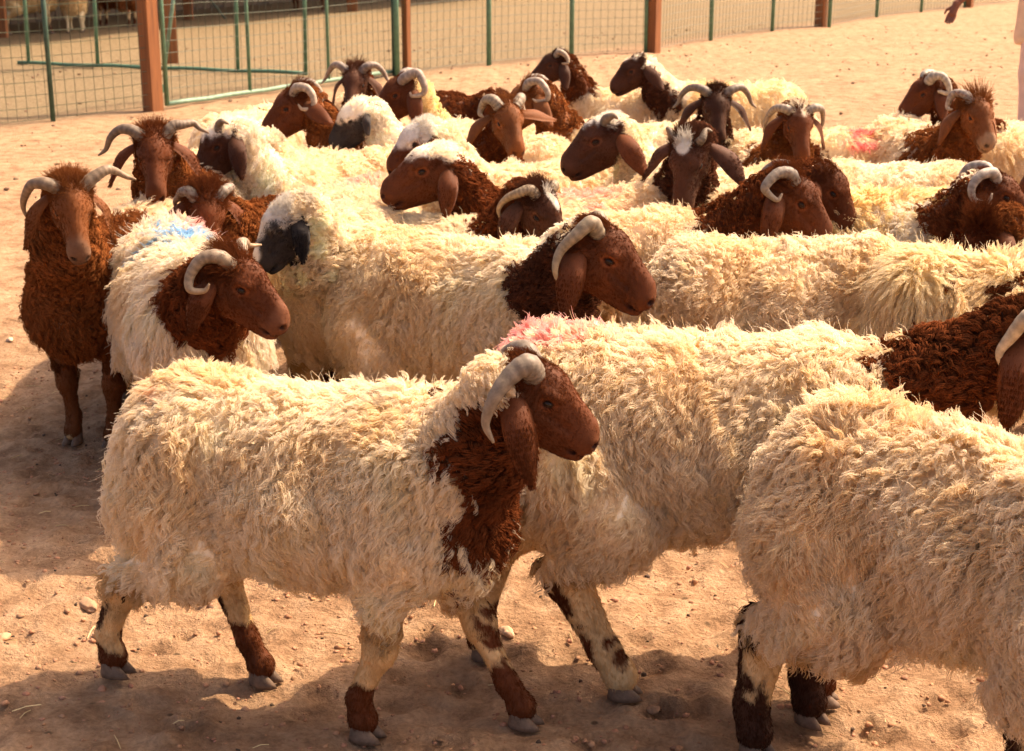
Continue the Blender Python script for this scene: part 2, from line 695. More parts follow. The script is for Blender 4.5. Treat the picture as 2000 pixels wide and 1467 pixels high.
def sheep(label, body, heading, head, yaw, pitch, roll=0, s=1.0, hs=0.88, lod=None, horns=('curl', 'curl'), wool=CREAM, face=BROWN,
          neck=BROWN, neck_from=0.35, nape=None, poll=None, legs=None, feet=None, marks=(), tuft=0.0, chest=None, ear=((1, .35, .1), (1, .35, .1)),
          ear_col=None, inner=None, patch=None, seed=0, horn_c=None, length=1.0, curl=1.0, muzzle=None, group='sheep of the flock in the pen', horn_r=0.0220, name='sheep', droopw=1.0, ear_len=0.185, nape_t=.05, horn_s=.84, leg_k=1.0):
    rng = np.random.default_rng(1000 + seed)
    th = math.radians(heading)
    wool = wool * (1 + np.array([.4, 1.0, 1.7]) * .030 * np.clip(rng.normal(), -1.5, .9)) if wool.max() > .5 else wool
    Rw = rz_m(th)
    if s == 1.0:
        s = rng.uniform(.94, 1.05)
    yl = math.radians(yaw) - th
    R = rz_m(yl) @ ry_m(math.radians(pitch)) @ rx_m(math.radians(roll))
    hc_w = pix(*head) if abs(head[0]) > 20 else np.array(head, float)
    hs_ = hs * s
    d_cam = hc_w[1]
    # joint of the skull with the neck, world
    Rwd = Rw @ R
    o_w = hc_w - Rwd @ (np.array([.10, 0, -.02]) * hs_)
    if body is None:
        fwd = Rw @ np.array([1.0, 0, 0])
        bxy = o_w[:2] - fwd[:2] * 0.50 * s
    else:
        bxy = np.array(body, float)
    root_w = np.array([bxy[0], bxy[1], 0.0])
    o = (o_w - root_w) @ Rw          # head origin, local
    Hm = (R, o, hs_)
    if lod is None:
        lod = 0 if d_cam < 3.7 else 1 if d_cam < 4.9 else 2 if d_cam < 6.3 else 3
    hv_t, hv_h, dens, nst, npt, srad, lrad, hdens = LODS[lod]
    f = Field()
    S_ = lambda *a: np.array(a) * s
    # trunk (group 0)
    f.ell(S_(.20, 0, .505), S_(.20, .165, .195), .05, 0)
    f.ell(S_(-.02, 0, .495), S_(.27, .178, .19), .05, 0)
    f.ell(S_(-.24, 0, .505), S_(.18, .17, .195), .05, 0)
    f.cone(S_(-.27, 0, .585), S_(-.03, 0, .565), .115 * s, .105 * s, .06, 0)
    f.cone(S_(-.03, 0, .565), S_(.22, 0, .59), .105 * s, .105 * s, .06, 0)
    f.ell(S_(-.375, 0, .42), S_(.075, .115, .135), .05, 0)      # fat tail
    f.ell(S_(.31, 0, .47), S_(.10, .115, .135), .05, 0)         # brisket
    # neck (group 1)
    sh = S_(.27, 0, .555)
    jn = o + R @ (np.array([-.015, 0, -.030]) * hs_)
    mid = (sh + jn) / 2 + np.array([.025, 0, -.022]) * s
    f.cone(sh, mid, .128 * s, .092 * s, .05, 1)
    f.cone(mid, jn, .094 * s, .064 * s, .05, 1)
    # head (group 2)
    k2 = .022 * hs_
    f.ell((.03, 0, -.002), (.085, .067, .080), k2, 2, Hm)
    f.ell((.078, 0, .020), (.066, .057, .056), k2, 2, Hm)
    f.cone((.085, 0, .028), (.205, 0, -.026), .050, .040, k2, 2, Hm, .80)
    f.cone((.06, 0, -.022), (.205, 0, -.054), .066, .041, k2, 2, Hm, .82)
    f.cone((.02, 0, -.058), (.185, 0, -.086), .052, .027, k2, 2, Hm, .80)
    f.ell((.218, 0, -.052), (.038, .036, .041), k2 * .7, 2, Hm)
    f.ell((.208, 0, -.093), (.030, .026, .016), k2 * .5, 2, Hm)
    for sd in (-1, 1):
        f.ell((.09, sd * .045, .027), (.032, .017, .013), k2 * .6, 2, Hm)
        f.ell((.065, sd * .038, -.045), (.05, .022, .034), k2, 2, Hm)
        f.ell((.236, sd * .019, -.045), (.018, .014, .018), k2 * .4, 2, Hm)
        f.ell((.097, sd * .063, .007), (.019, .012, .011), .008, 2, Hm, True)
        f.ell((.250, sd * .023, -.046), (.014, .008, .0085), .005, 2, Hm, True)
        f.cone((.262, 0, -.082), (.18, sd * .036, -.081), .0058, .005, .004, 2, Hm, 1.0, True)
        f.cone((.17, sd * .037, -.035), (.11, sd * .05, -.02), .006, .004, .012, 2, Hm, 1.0, True)
    # legs (groups 3..6): front left, front right, hind left, hind right
    feet = feet or {}
    ft = []
    for gi, (nm, sd, fr) in enumerate((('fl', 1, 1), ('fr', -1, 1), ('hl', 1, 0), ('hr', -1, 0))):
        if fr:
            J = [S_(.22, sd * .095, .44), S_(.205, sd * .105, .345), S_(.235, sd * .095, .205), S_(.232, sd * .095, .085), S_(.25, sd * .095, .045)]
            rr = [.082, .050, .027, .021, .025]
        else:
            J = [S_(-.25, sd * .09, .44), S_(-.20, sd * .105, .36), S_(-.335, sd * .095, .245), S_(-.325, sd * .095, .095), S_(-.305, sd * .095, .045)]
            rr = [.10, .082, .034, .022, .025]
        dx, dy, dz = feet.get(nm, tuple(rng.normal(size=2) * .03) + (0,))
        for j, w in enumerate((0, .15, .52, .92, 1.0)):
            J[j] = J[j] + np.array([dx * w, dy * w, dz * (w if j > 2 else w * .35)]) * s
        for j in range(4):
            f.cone(J[j], J[j + 1], rr[j] * s * leg_k, rr[j + 1] * s * leg_k, (.05 if j == 0 else .022) * s, 3 + gi)
        f.ell(J[2], S_(*((.030, .029, .042) if fr else (.037, .029, .048))), .02 * s, 3 + gi)
        f.ell(J[4] - S_(0, 0, .008), S_(.030, .028, .028), .014 * s, 3 + gi)
        ft.append((J, dx))
    hb = [f.bbox(p) for p in f.P if p[6] == 2 and not p[9]]
    fine = (np.min([b[0] for b in hb], 0), np.max([b[1] for b in hb], 0))
    V, Fq = f.mesh(hv_t * s, hv_h * s, fine)
    N, area = vnormals(V, Fq)

    ids = [0, 1, 2, 3, 4, 5, 6]
    nap = nape if nape is not None else None
    axn = jn - sh
    Ln2 = axn @ axn

    def classify(P, jit):
        """colour and region weights at body points; hair roots pick one side of a colour border"""
        def pick(w):
            return (w > .5 + .38 * (rng.random(len(w)) - .5) * 2 * .9).astype(float) if jit else w
        G = f.groups(P, ids)
        wob = noise3(P, 7.0, 11 + seed, 2) * .035 + noise3(P, 28.0, 12 + seed, 1) * .012
        hx = ((P - o) @ R) / hs_
        tn = ((P - sh) @ axn) / Ln2 + wob * 2.0
        head_w = sstep(-.012, .012, np.minimum(np.minimum(G[0], G[1]), G[3:].min(0)) - G[2]) * sstep(-.05, -.015, hx[:, 0])
        legd = G[3:].min(0)
        leg_w = sstep(.0, .02, np.minimum(np.minimum(G[0], G[1]), G[2]) - legd)
        n = len(P)
        wv = 1 + .025 * noise3(P, 5.0, 21 + seed, 2)[:, None]
        stain = sstep(.15, .9, noise3(P, 2.6, 31 + seed, 3))[:, None]
        c = wool * wv * (1 - stain * np.array([.045, .10, .20]))
        # neck
        nd = pick(sstep(neck_from - .06, neck_from + .06, tn) * (1 - leg_w))
        low = P[:, 2] < (sh[2] + .3)
        nc = np.tile(np.where(np.max(neck) < .5, 1.6, 1.0) * neck, (n, 1)) * (1 + .18 * noise3(P, 9, 5 + seed, 2)[:, None])
        if nap is not None:
            q = P - sh - np.clip(tn, 0, 1)[:, None] * axn
            top = pick(sstep(nape_t - .02, nape_t + .02, q[:, 2] / s + wob * .6))
            nc = nc * (1 - top[:, None]) + nap * top[:, None]
        c = c * (1 - nd[:, None]) + nc * nd[:, None]
        if chest is not None:       # coloured brisket
            cw = sstep(chest[1] - .04, chest[1] + .04, P[:, 0] / s + wob * 1.2 + .25 * (sh[2] / s - P[:, 2] / s) * chest[2]) * (1 - nd)
            cw = pick(cw)
            c = c * (1 - cw[:, None]) + 1.5 * chest[0] * cw[:, None]
        # head
        hcx = np.tile(face, (n, 1)) * (1 + .13 * noise3(P, 9, 6 + seed, 2)[:, None])
        if muzzle is not None:
            mw = sstep(.19, .225, hx[:, 0] + wob * .4)[:, None]
            hcx = hcx * (1 - mw) + muzzle * mw
        ya = np.abs(hx[:, 1])
        qn = np.sqrt(((hx[:, 0] - .250) / .017) ** 2 + ((ya - .021) / .010) ** 2 + ((hx[:, 2] + .046) / .009) ** 2)
        tm = np.clip((.262 - hx[:, 0]) / .082, 0, 1)
        qm = np.hypot(ya - .036 * tm, hx[:, 2] + .082) + 9 * (hx[:, 0] < .178)
        dk = np.maximum(sstep(1.25, .8, qn), .7 * sstep(.010, .004, qm))
        if poll is not None:
            pw = pick(sstep(-.02, .03, hx[:, 2] - poll[1] + (poll[2] - hx[:, 0]) * .35 + wob * .5))[:, None]
            hcx = hcx * (1 - pw) + poll[0] * pw
        if patch is not None:
            for (pc, pr, pcol) in patch:
                q = (hx - np.array(pc)) / np.array(pr)
                pw = pick(sstep(1.15, .85, np.sqrt((q * q).sum(1)) + wob * 3))[:, None]
                hcx = hcx * (1 - pw) + np.array(pcol) * pw
        hcx = hcx * (1 - .75 * dk[:, None])
        qe = np.sqrt(((hx[:, 0] - .097) / 1.35) ** 2 + (hx[:, 2] - .006) ** 2) + 9 * (ya < .035)
        rim = sstep(.020, .016, qe) * sstep(.010, .013, qe)
        hcx = hcx * (1 + .75 * rim[:, None]) * (1 - .6 * sstep(.012, .008, qe)[:, None])
        hwc = pick(head_w)[:, None]
        c = c * (1 - hwc) + hcx * hwc
        # legs
        if leg_w.max() > 0:
            lc = np.tile(np.array([.66, .47, .26]), (n, 1)) * (1 + .12 * noise3(P, 8, 8 + seed, 2)[:, None])
            zz = P[:, 2] / s + wob * .8
            up_ = pick(sstep(.25, .31, zz))[:, None]
            lc = lc * (1 - up_) + c * up_
            which = G[3:].argmin(0)
            for g in range(4):
                for (z0, z1, col, xs) in (legs or {}).get(g, (legs or {}).get('all', [(0, .13, BROWN, 0)])):
                    w = sstep(z0 - .012, z0 + .004, zz) * sstep(z1 + .012, z1 - .012, zz) * (which == g)
                    if xs:
                        J = ft[g][0]
                        xc = np.interp(P[:, 2], [J[4][2], J[3][2], J[2][2], J[1][2]], [J[4][0], J[3][0], J[2][0], J[1][0]])
                        w = w * sstep(-.006, .006, (P[:, 0] - xc) * xs - .008 + wob * .2)
                    w = pick(w)
                    lc = lc * (1 - w[:, None]) + np.array(col) * w[:, None]
            lwc = pick(leg_w)[:, None]
            c = c * (1 - lwc) + lc * lwc
        for (mp, mr, mc, ms) in marks:
            dd = np.linalg.norm((P - np.array(mp) * s) / (np.array(mr) * s), axis=1)
            w = (sstep(1.1, .5, dd + .5 * noise3(P, 16, 77, 2)) * ms)[:, None]
            c = c * (1 - w) + np.array(mc) * w
        return np.clip(c, .008, .95), head_w, leg_w, nd, hx

    col, hw, lw, nw, hx = classify(V, 0)
    root = bpy.data.objects.new(name, None)
    COL.objects.link(root)
    root.empty_display_size = 0.2
    root.location = root_w
    root.rotation_euler = (0, 0, th)
    tag(root, label, 'sheep', group)
    woolly = (1 - hw) * (1 - lw)
    Vb = V - N * (0.024 * woolly)[:, None]
    me = mesh_np('body', Vb, Fq)
    set_tint(me, col * (1 - .12 * woolly[:, None]))
    bo = link('body', me, M_SKIN, root)

    # ---- hair roots
    fa = area / area.sum()
    A = area.sum()
    fh, fl = hw[Fq].mean(1), lw[Fq].mean(1)
    fc = V[Fq].mean(1)

    def sample(prob, n):
        cs = np.cumsum(prob)
        fi = np.searchsorted(cs, rng.random(n) * cs[-1])
        fi = np.minimum(fi, len(Fq) - 1)
        u, v = rng.random((2, n, 1))
        q = Fq[fi]
        w = [(1 - u) * (1 - v), u * (1 - v), u * v, (1 - u) * v]
        P = sum(w[i] * V[q[:, i]] for i in range(4))
        Nn = unit(sum(w[i] * N[q[:, i]] for i in range(4)))
        return P, Nn

    allp, allr, allc = [], [], []

    def grow(P, Nn, L, d0, d1, amp, wav, lr, ns, m, rs, c, jit, taper=.55, phj=.3, inset=.004, coh=False, vmul=1.0):
        n = len(P)
        t = np.linspace(0, 1, m)
        if ns > 1:
            rep = np.repeat(np.arange(n), ns)
        else:
            rep = np.arange(n)
        k = len(rep)
        T1 = unit(np.cross(Nn, np.array([.31, .77, .21])))
        T2 = np.cross(Nn, T1)
        if coh:      # neighbouring locks crimp together
            ph = 4.5 * noise3(P, 8.0, 61 + seed, 2) + .7 * rng.normal(size=n)
            hand = np.where(noise3(P, 3.0, 62 + seed, 1) + .3 * rng.normal(size=n) > 0, 1.0, -1.0)
        else:
            ph = rng.random(n) * 6.283
            hand = np.where(rng.random(n) < .5, 1.0, -1.0)
        a = rng.random(k) * 6.283
        rr = np.sqrt(rng.random(k)) * lr * (.75 + .5 * rng.random(n))[rep]
        ofs = (np.cos(a) * rr)[:, None] * T1[rep] + (np.sin(a) * rr)[:, None] * T2[rep]
        Lk = (L[rep] * (.82 + .3 * rng.random(k)))[:, None]
        tw = rng.normal(size=(k, 3)) * jit
        D0, D1 = d0[rep], unit(d1[rep] + tw)
        ax_ = unit(d0[rep] + D1)
        U = unit(np.cross(ax_, np.array([.45, .2, .87])))
        W = np.cross(ax_, U)
        out = np.empty((k, m, 3), np.float32)
        phk = ph[rep] + rng.normal(size=k) * phj
        for i, x in enumerate(t):
            cen = P[rep] + Lk * (D0 * (x - .5 * x * x) + D1 * (.5 * x * x))
            an = phk + hand[rep] * 6.283 * x * (L[rep] / wav[rep])
            am = (amp[rep] * min(1.0, x * 2.2))[:, None]
            out[:, i] = cen + ofs * (1 - taper * x ** .8) + am * (np.cos(an)[:, None] * U + np.sin(an)[:, None] * W)
        out -= (Nn[rep] * inset)[:, None, :]
        rad = (rs * (.8 + .4 * rng.random(k)))[:, None] * (1 - .62 * t ** 1.6)[None, :]
        lum = c.max(1)
        dirty = ((rng.random(n) < .22) & (lum > .5))[:, None]
        c = np.where(dirty, c * np.array([.955, .90, .80]), c)
        va = vmul * np.where(lum > .5, .05, .26)      # pale fibres scatter often, so their tint varies less
        cc = (c * (1 - va + 1.4 * va * rng.random(n))[:, None])[rep] * (1 - va[rep] * .6 * rng.random(k))[:, None]
        allp.append(out)
        allr.append(rad.astype(np.float32))
        allc.append(np.clip(cc, .006, .97))

    G_ = np.array([0, 0, -1.0])
    # wool locks on trunk, neck and upper legs
    wz = np.where(fc[:, 2] < .27 * s, .6, 1.0)
    pw = fa * (1 - fh) * np.where(fl > .5, np.where(fc[:, 2] > .27 * s, .9, 0.0), 1.0) * wz
    n = int(dens * A * pw.sum() / s)
    P, Nn = sample(pw, n)
    c, hwp, lwp, nwp, hxp = classify(P, 1)
    side = sstep(.85, .35, Nn[:, 2])          # 0 on the back, 1 on the flank
    L = .053 * length * (1 + .25 * noise3(P, 6, 40 + seed, 2) + .10 * rng.normal(size=n))
    L *= (.74 + .36 * side) * (1 - .35 * nwp) * (1 - .12 * lwp * sstep(.42, .30, P[:, 2] / s)) * (1 - .5 * sstep(.75, 1.0, nwp) * sstep(-.1, -.04, hxp[:, 0]))
    L = np.clip(L * s, .024 + .014 * (1 - nwp), .11)
    tang = G_ - Nn * (Nn @ G_)[:, None]
    flow = np.stack([noise3(P, 4.5, 50 + seed, 2), noise3(P, 4.5, 51 + seed, 2), noise3(P, 4.5, 52 + seed, 2)], 1)
    back = np.array([-1.0, 0, 0])
    sd1 = side[:, None]
    fl_t = flow - Nn * (flow * Nn).sum(1)[:, None]
    d0 = unit(Nn * (.50 - .16 * sd1) + tang * .75 * sd1 + .14 * rng.normal(size=(n, 3)) + .45 * fl_t + .3 * back * (1 - sd1))
    d1 = unit((.12 - .06 * sd1) * Nn + tang * 1.6 * droopw + (.75 - .5 * sd1) * fl_t + (.5 - .38 * sd1) * back + (.17 - .07 * sd1) * rng.normal(size=(n, 3)))
    amp = (.0037 + .0015 * side + .0024 * nwp) * curl * s * (.6 + .8 * rng.random(n))
    wav = (.031 - .005 * side - .005 * nwp + .010 * rng.random(n)) * s
    grow(P, Nn, L, d0, d1, amp, wav, lrad * s, nst, npt, srad * s, c, .06, .6, .2, .007, True)
    # stray single fibres that stand off the fleece
    n2 = n // 7
    P, Nn = sample(pw, n2)
    c, hwp, lwp, nwp, hxp = classify(P, 1)
    L2 = np.full(n2, .043 * length * s) * (.7 + .6 * rng.random(n2)) * (1 - .55 * nwp)
    d1 = unit(.45 * Nn + .35 * rng.normal(size=(n2, 3)) + .6 * (G_ - Nn * (Nn @ G_)[:, None]) + .5 * back)
    grow(P, Nn, L2, unit(Nn + .3 * rng.normal(size=(n2, 3))), d1, np.full(n2, .0016 * s), np.full(n2, .05 * s), 0.001, 1, npt, srad * .45 * s, c, .3)
    # short hair on head and lower legs
    ph_ = fa * np.maximum(fh, np.where((fl > .5) & (fc[:, 2] < .285 * s), .75, 0.0))
    n3 = int(hdens * A * ph_.sum() / (s * s))
    P, Nn = sample(ph_, n3)
    c, hwp, lwp, nwp, hxp = classify(P, 1)
    Lh = np.where(hwp > .5, .0065, .0085) * (.7 + .6 * rng.random(n3))
    muz = sstep(.16, .225, hxp[:, 0]) * hwp
    Lh = Lh * (1 - .6 * muz)
    tf = sstep(.085, .02, hxp[:, 0]) * sstep(.0, .045, hxp[:, 2]) * hwp
    Lh = Lh + tf * (.012 + .03 * tuft) * (.5 + rng.random(n3))
    jw = sstep(.06, -.01, hxp[:, 0]) * sstep(-.01, -.05, hxp[:, 2]) * hwp
    Lh = Lh + jw * (.010 + .018 * tuft) * (.5 + rng.random(n3))
    Lh = Lh * s
    fwd = R[:, 0]
    lie = np.where((hwp > .5)[:, None], fwd[None, :] * (1 - 2.0 * sstep(.13, .02, hxp[:, 0]))[:, None] * .9 + .55 * G_, G_[None, :])
    lie = lie - Nn * (lie * Nn).sum(1)[:, None]
    up = (.16 + .85 * tf)[:, None]
    d1 = unit(lie + up * .5 * Nn + .25 * rng.normal(size=(n3, 3)))
    d0 = unit(up * Nn + lie * .7 + .2 * rng.normal(size=(n3, 3)))
    big = (tf + jw)
    grow(P, Nn, Lh, d0, d1, .0025 * s * np.clip(big, 0, 1), np.full(n3, .018), .0035 * s, 2, 4, (srad * .36) * s, c, .10, .4, .3, .0005, False, .15)

    # ---- ears, horns, eyes, hooves
    ec = np.array(ear_col if ear_col is not None else face)
    ei = np.array(inner if inner is not None else ec * np.array([1.25, 1.3, 1.4]) + .03)
    for sd, e in zip((1, -1), ear):
        if e is None:
            continue
        me, ev, en, hang = ear_mesh(sd, Hm, ec, ei, e, rng, ear_len)
        link('ear', me, M_SKIN, root)
        if lod < 3:
            k = (1500, 900, 400)[lod]
            i = rng.integers(0, len(ev), k)
            j = np.clip(i + rng.integers(-9, 10, k), 0, len(ev) - 1)
            w = rng.random((k, 1))
            P = ev[i] * w + ev[j] * (1 - w)
            Nn = en[i]
            grow(P, Nn, np.full(k, .010 * s), unit(.5 * Nn + hang), unit(.15 * Nn + hang + .2 * rng.normal(size=(k, 3))), np.zeros(k), np.full(k, .02), .002, 1, 4,
                 srad * .5 * s, np.tile(ec, (k, 1)), .2, .3, .3, .0005)
    for sd, h in zip((1, -1), horns):
        if h is None:
            continue
        me = horn_mesh(h, sd, Hm, np.array(horn_c if horn_c is not None else HORN_C) * .6, horn_r, rng, horn_s)
        link('horn', me, M_HORN, root)
    for sd in (1, -1):
        c = (np.array([.097, sd * .0515, .006]) * hs_) @ R.T + o
        link('eye', eye_mesh(c, R, np.array([.0125, .0075, .0075]) * hs_), M_EYE, root)
    for J, dx in ft:
        p = J[4].copy()
        p[2] -= .047 * s
        link('hoof', hoof_mesh(p, np.array([1.0, 0.0]), s), M_HOOF, root)
    cu = bpy.data.hair_curves.new('fleece')
    sizes, pos, rad, tint = [], [], [], []
    for p, r_, c in zip(allp, allr, allc):
        sizes += [p.shape[1]] * len(p)
        pos.append(p.reshape(-1, 3))
        rad.append(r_.ravel())
        tint.append(c)
    pos = np.concatenate(pos).astype(np.float32)
    rad = np.concatenate(rad).astype(np.float32)
    tint = np.concatenate(tint)
    cu.add_curves(sizes)
    cu.position_data.foreach_set('vector', pos.ravel())
    ra = cu.attributes.get('radius') or cu.attributes.new('radius', 'FLOAT', 'POINT')
    ra.data.foreach_set('value', rad)
    at = cu.attributes.new('tint', 'FLOAT_COLOR', 'CURVE')
    c4 = np.ones((len(tint), 4), np.float32)
    c4[:, :3] = tint
    at.data.foreach_set('color', c4.ravel())
    link('fleece', cu, M_FLEECE, root)
    STATS.append((len(sizes), len(pos), len(Fq)))
    return root


STATS = []

# ------------------------------------------------------------------ ground
def mat_ground():
    m, t, b = new_mat('dry_earth')
    tc = n_(t, 'ShaderNodeTexCoord')
    v = tc.outputs['Object']
    big = noise_node(t, 1.6, 8, 0.72, vec=v)
    midn = noise_node(t, 9, 6, 0.65, vec=v)
    fine = noise_node(t, 70, 6, 0.7, vec=v)
    r1 = ramp(t, [(0.34, (0.30, 0.176, 0.104)), (0.48, (0.46, 0.288, 0.176)), (0.66, (0.59, 0.40, 0.262))])
    t.links.new(midn.outputs[0], r1.inputs[0])
    r2 = ramp(t, [(0.3, (0.62, 0.60, 0.58)), (0.7, (1.2, 1.18, 1.16))])
    t.links.new(fine.outputs[0], r2.inputs[0])
    c = mixc(t, r1.outputs[0], r2.outputs[0], 0.85, 'MULTIPLY')
    r3 = ramp(t, [(0.34, (0.82, 0.80, 0.79)), (0.66, (1.13, 1.12, 1.12))])
    t.links.new(big.outputs[0], r3.inputs[0])
    c = mixc(t, c, r3.outputs[0], 1.0, 'MULTIPLY')
    # greyer, strawy earth beyond the fence line
    sp = n_(t, 'ShaderNodeSeparateXYZ')
    t.links.new(v, sp.inputs[0])
    ma = n_(t, 'ShaderNodeMath', operation='MULTIPLY_ADD')
    t.links.new(sp.outputs[0], ma.inputs[0])
    ma.inputs[1].default_value = -FENCE_M
    t.links.new(sp.outputs[1], ma.inputs[2])
    ad = n_(t, 'ShaderNodeMath', operation='MULTIPLY_ADD')
    t.links.new(midn.outputs[0], ad.inputs[0])
    ad.inputs[1].default_value = 1.6
    t.links.new(ma.outputs[0], ad.inputs[2])
    mr = n_(t, 'ShaderNodeMapRange')
    mr.inputs[1].default_value = FENCE_C + 0.1
    mr.inputs[2].default_value = FENCE_C + 1.7
    t.links.new(ad.outputs[0], mr.inputs[0])
    straw = noise_node(t, 26, 5, 0.7, vec=v)
    r4 = ramp(t, [(0.3, (0.13, 0.095, 0.056)), (0.52, (0.26, 0.192, 0.115)), (0.75, (0.36, 0.285, 0.185))])
    t.links.new(straw.outputs[0], r4.inputs[0])
    c = mixc(t, c, r4.outputs[0], mr.outputs[0])
    # dark dung specks
    vo = n_(t, 'ShaderNodeTexVoronoi')
    vo.inputs['Scale'].default_value = 7.0
    t.links.new(v, vo.inputs['Vector'])
    r5 = ramp(t, [(0.045, (0, 0, 0)), (0.075, (1, 1, 1))])
    t.links.new(vo.outputs['Distance'], r5.inputs[0])
    c = mixc(t, (0.16, 0.10, 0.06), c, r5.outputs[0])
    t.links.new(c, b.inputs['Base Color'])
    b.inputs['Roughness'].default_value = 0.95
    b.inputs['Specular IOR Level'].default_value = 0.1
    # fine relief
    vo2 = n_(t, 'ShaderNodeTexVoronoi')
    vo2.inputs['Scale'].default_value = 34
    t.links.new(v, vo2.inputs['Vector'])
    a2 = n_(t, 'ShaderNodeMath', operation='MULTIPLY_ADD')
    t.links.new(vo2.outputs['Distance'], a2.inputs[0])
    a2.inputs[1].default_value = 0.35
    t.links.new(fine.outputs[0], a2.inputs[2])
    a3 = n_(t, 'ShaderNodeMath', operation='MULTIPLY_ADD')
    t.links.new(midn.outputs[0], a3.inputs[0])
    a3.inputs[1].default_value = 1.2
    t.links.new(a2.outputs[0], a3.inputs[2])
    bump(t, b, a3.outputs[0], 0.9, 0.026)
    return m


FA, FB = ground_at(105, 237), ground_at(1800, 23)
FENCE_M = (FB[1] - FA[1]) / (FB[0] - FA[0])
FENCE_C = FA[1] - FENCE_M * FA[0]


def spaced(c0, c1, h, far, g=1.12):
    a = list(np.arange(c0, c1, h))
    st, x = h, c1
    hi = []
    while x < far[1]:
        hi.append(x)
        st *= g
        x += st
    hi.append(far[1])
    st, x = h, c0
    lo = []
    while x > far[0]:
        st *= g
        x -= st
        lo.append(max(x, far[0]))
    return np.array(lo[::-1] + a + hi)


def relief(X, Y):
    p = np.stack([X.ravel(), Y.ravel(), np.zeros(X.size)], 1)
    z = noise3(p, 0.35, 901, 2) * .012 + noise3(p, 2.2, 902, 2) * .007 + noise3(p, 7.5, 903, 2) * .006
    # trodden hollows
    r = np.random.default_rng(5)
    return z.reshape(X.shape)


def build_ground():
    xs = spaced(-2.2, 2.2, .016, (-260, 260))
    ys = spaced(2.2, 5.4, .016, (-12, 420))
    X, Y = np.meshgrid(xs, ys, indexing='ij')
    Z = relief(X, Y)
    r = np.random.default_rng(5)
    for _ in range(900):          # hoof-trodden hollows with raised rims
        cx, cy, rr = r.uniform(-2.2, 2.2), r.uniform(2.3, 5.4), r.uniform(.025, .055)
        m = (np.abs(xs - cx) < 3 * rr), (np.abs(ys - cy) < 3 * rr)
        ix = np.ix_(*m)
        dd = np.hypot(X[ix] - cx, (Y[ix] - cy) * 1.15) / rr
        Z[ix] += .014 * (-np.exp(-dd ** 2 * 1.2) + .55 * np.exp(-(dd - 1.35) ** 2 * 5))
    fade = np.exp(-np.maximum(0, np.hypot(X, Y - 4) - 14) / 20)
    Z = Z * fade
    nx, ny = X.shape
    V = np.stack([X, Y, Z], -1).reshape(-1, 3)
    I = np.arange(nx * ny).reshape(nx, ny)
    F = np.stack([I[:-1, :-1], I[1:, :-1], I[1:, 1:], I[:-1, 1:]], -1).reshape(-1, 4)
    me = mesh_np('ground', V, F)
    g = link('ground', me, mat_ground())
    tag(g, kind='structure')
    return g


GROUND = build_ground()


def ico(sub=1):
    t = (1 + 5 ** .5) / 2
    V = [(-1, t, 0), (1, t, 0), (-1, -t, 0), (1, -t, 0), (0, -1, t), (0, 1, t), (0, -1, -t), (0, 1, -t), (t, 0, -1), (t, 0, 1), (-t, 0, -1), (-t, 0, 1)]
    F = [(0, 11, 5), (0, 5, 1), (0, 1, 7), (0, 7, 10), (0, 10, 11), (1, 5, 9), (5, 11, 4), (11, 10, 2), (10, 7, 6), (7, 1, 8), (3, 9, 4), (3, 4, 2), (3, 2, 6), (3, 6, 8), (3, 8, 9),
         (4, 9, 5), (2, 4, 11), (6, 2, 10), (8, 6, 7), (9, 8, 1)]
    V = [unit(np.array(v, float)) for v in V]
    for _ in range(sub):
        mid, F2 = {}, []

        def mp(a, b):
            k = (min(a, b), max(a, b))
            if k not in mid:
                V.append(unit(V[a] + V[b]))
                mid[k] = len(V) - 1
            return mid[k]
        for a, b, c in F:
            x, y, z = mp(a, b), mp(b, c), mp(c, a)
            F2 += [(a, x, z), (b, y, x), (c, z, y), (x, y, z)]
        F = F2
    return np.array(V), np.array(F)


def scatter(name, n, xr, yr, size, col, seed, flat=.6, bias=1.0):
    r = np.random.default_rng(seed)
    V0, F0 = ico(0)
    cx = r.uniform(*xr, n)
    cy = yr[0] + (yr[1] - yr[0]) * r.random(n) ** bias
    sz = size[0] + (size[1] - size[0]) * r.random(n) ** 3.5
    cz = relief(cx, cy)
    VV, CC = [], []
    for i in range(n):
        v = V0 * (1 + .28 * r.normal(size=(12, 1))) * np.array([1, .75 + .4 * r.random(), flat * (.7 + .6 * r.random())]) * sz[i]
        v = v @ rz_m(r.random() * 6.28).T
        VV.append(v + np.array([cx[i], cy[i], cz[i] + sz[i] * .12]))
        c = np.array(col) * r.uniform(.7, 1.25) * (1 + r.normal(size=3) * .04)
        CC.append(np.tile(c, (12, 1)))
    VV, CC = np.concatenate(VV), np.concatenate(CC)
    FF = (np.tile(F0, (n, 1)) + np.repeat(np.arange(n) * 12, 20)[:, None])
    me = mesh_np(name, VV, FF, smooth=False)
    set_tint(me, np.clip(CC, .02, .9))
    return me


def mat_stone():
    m, t, b = new_mat('stone')
    at = n_(t, 'ShaderNodeAttribute', attribute_name='tint')
    nz = noise_node(t, 120, 4, .6)
    r = ramp(t, [(.3, (.75, .75, .75)), (.7, (1.15, 1.12, 1.1))])
    t.links.new(nz.outputs[0], r.inputs[0])
    c = mixc(t, at.outputs['Color'], r.outputs[0], 1.0, 'MULTIPLY')
    t.links.new(c, b.inputs['Base Color'])
    b.inputs['Roughness'].default_value = .9
    bump(t, b, nz.outputs[0], .5, .003)
    return m


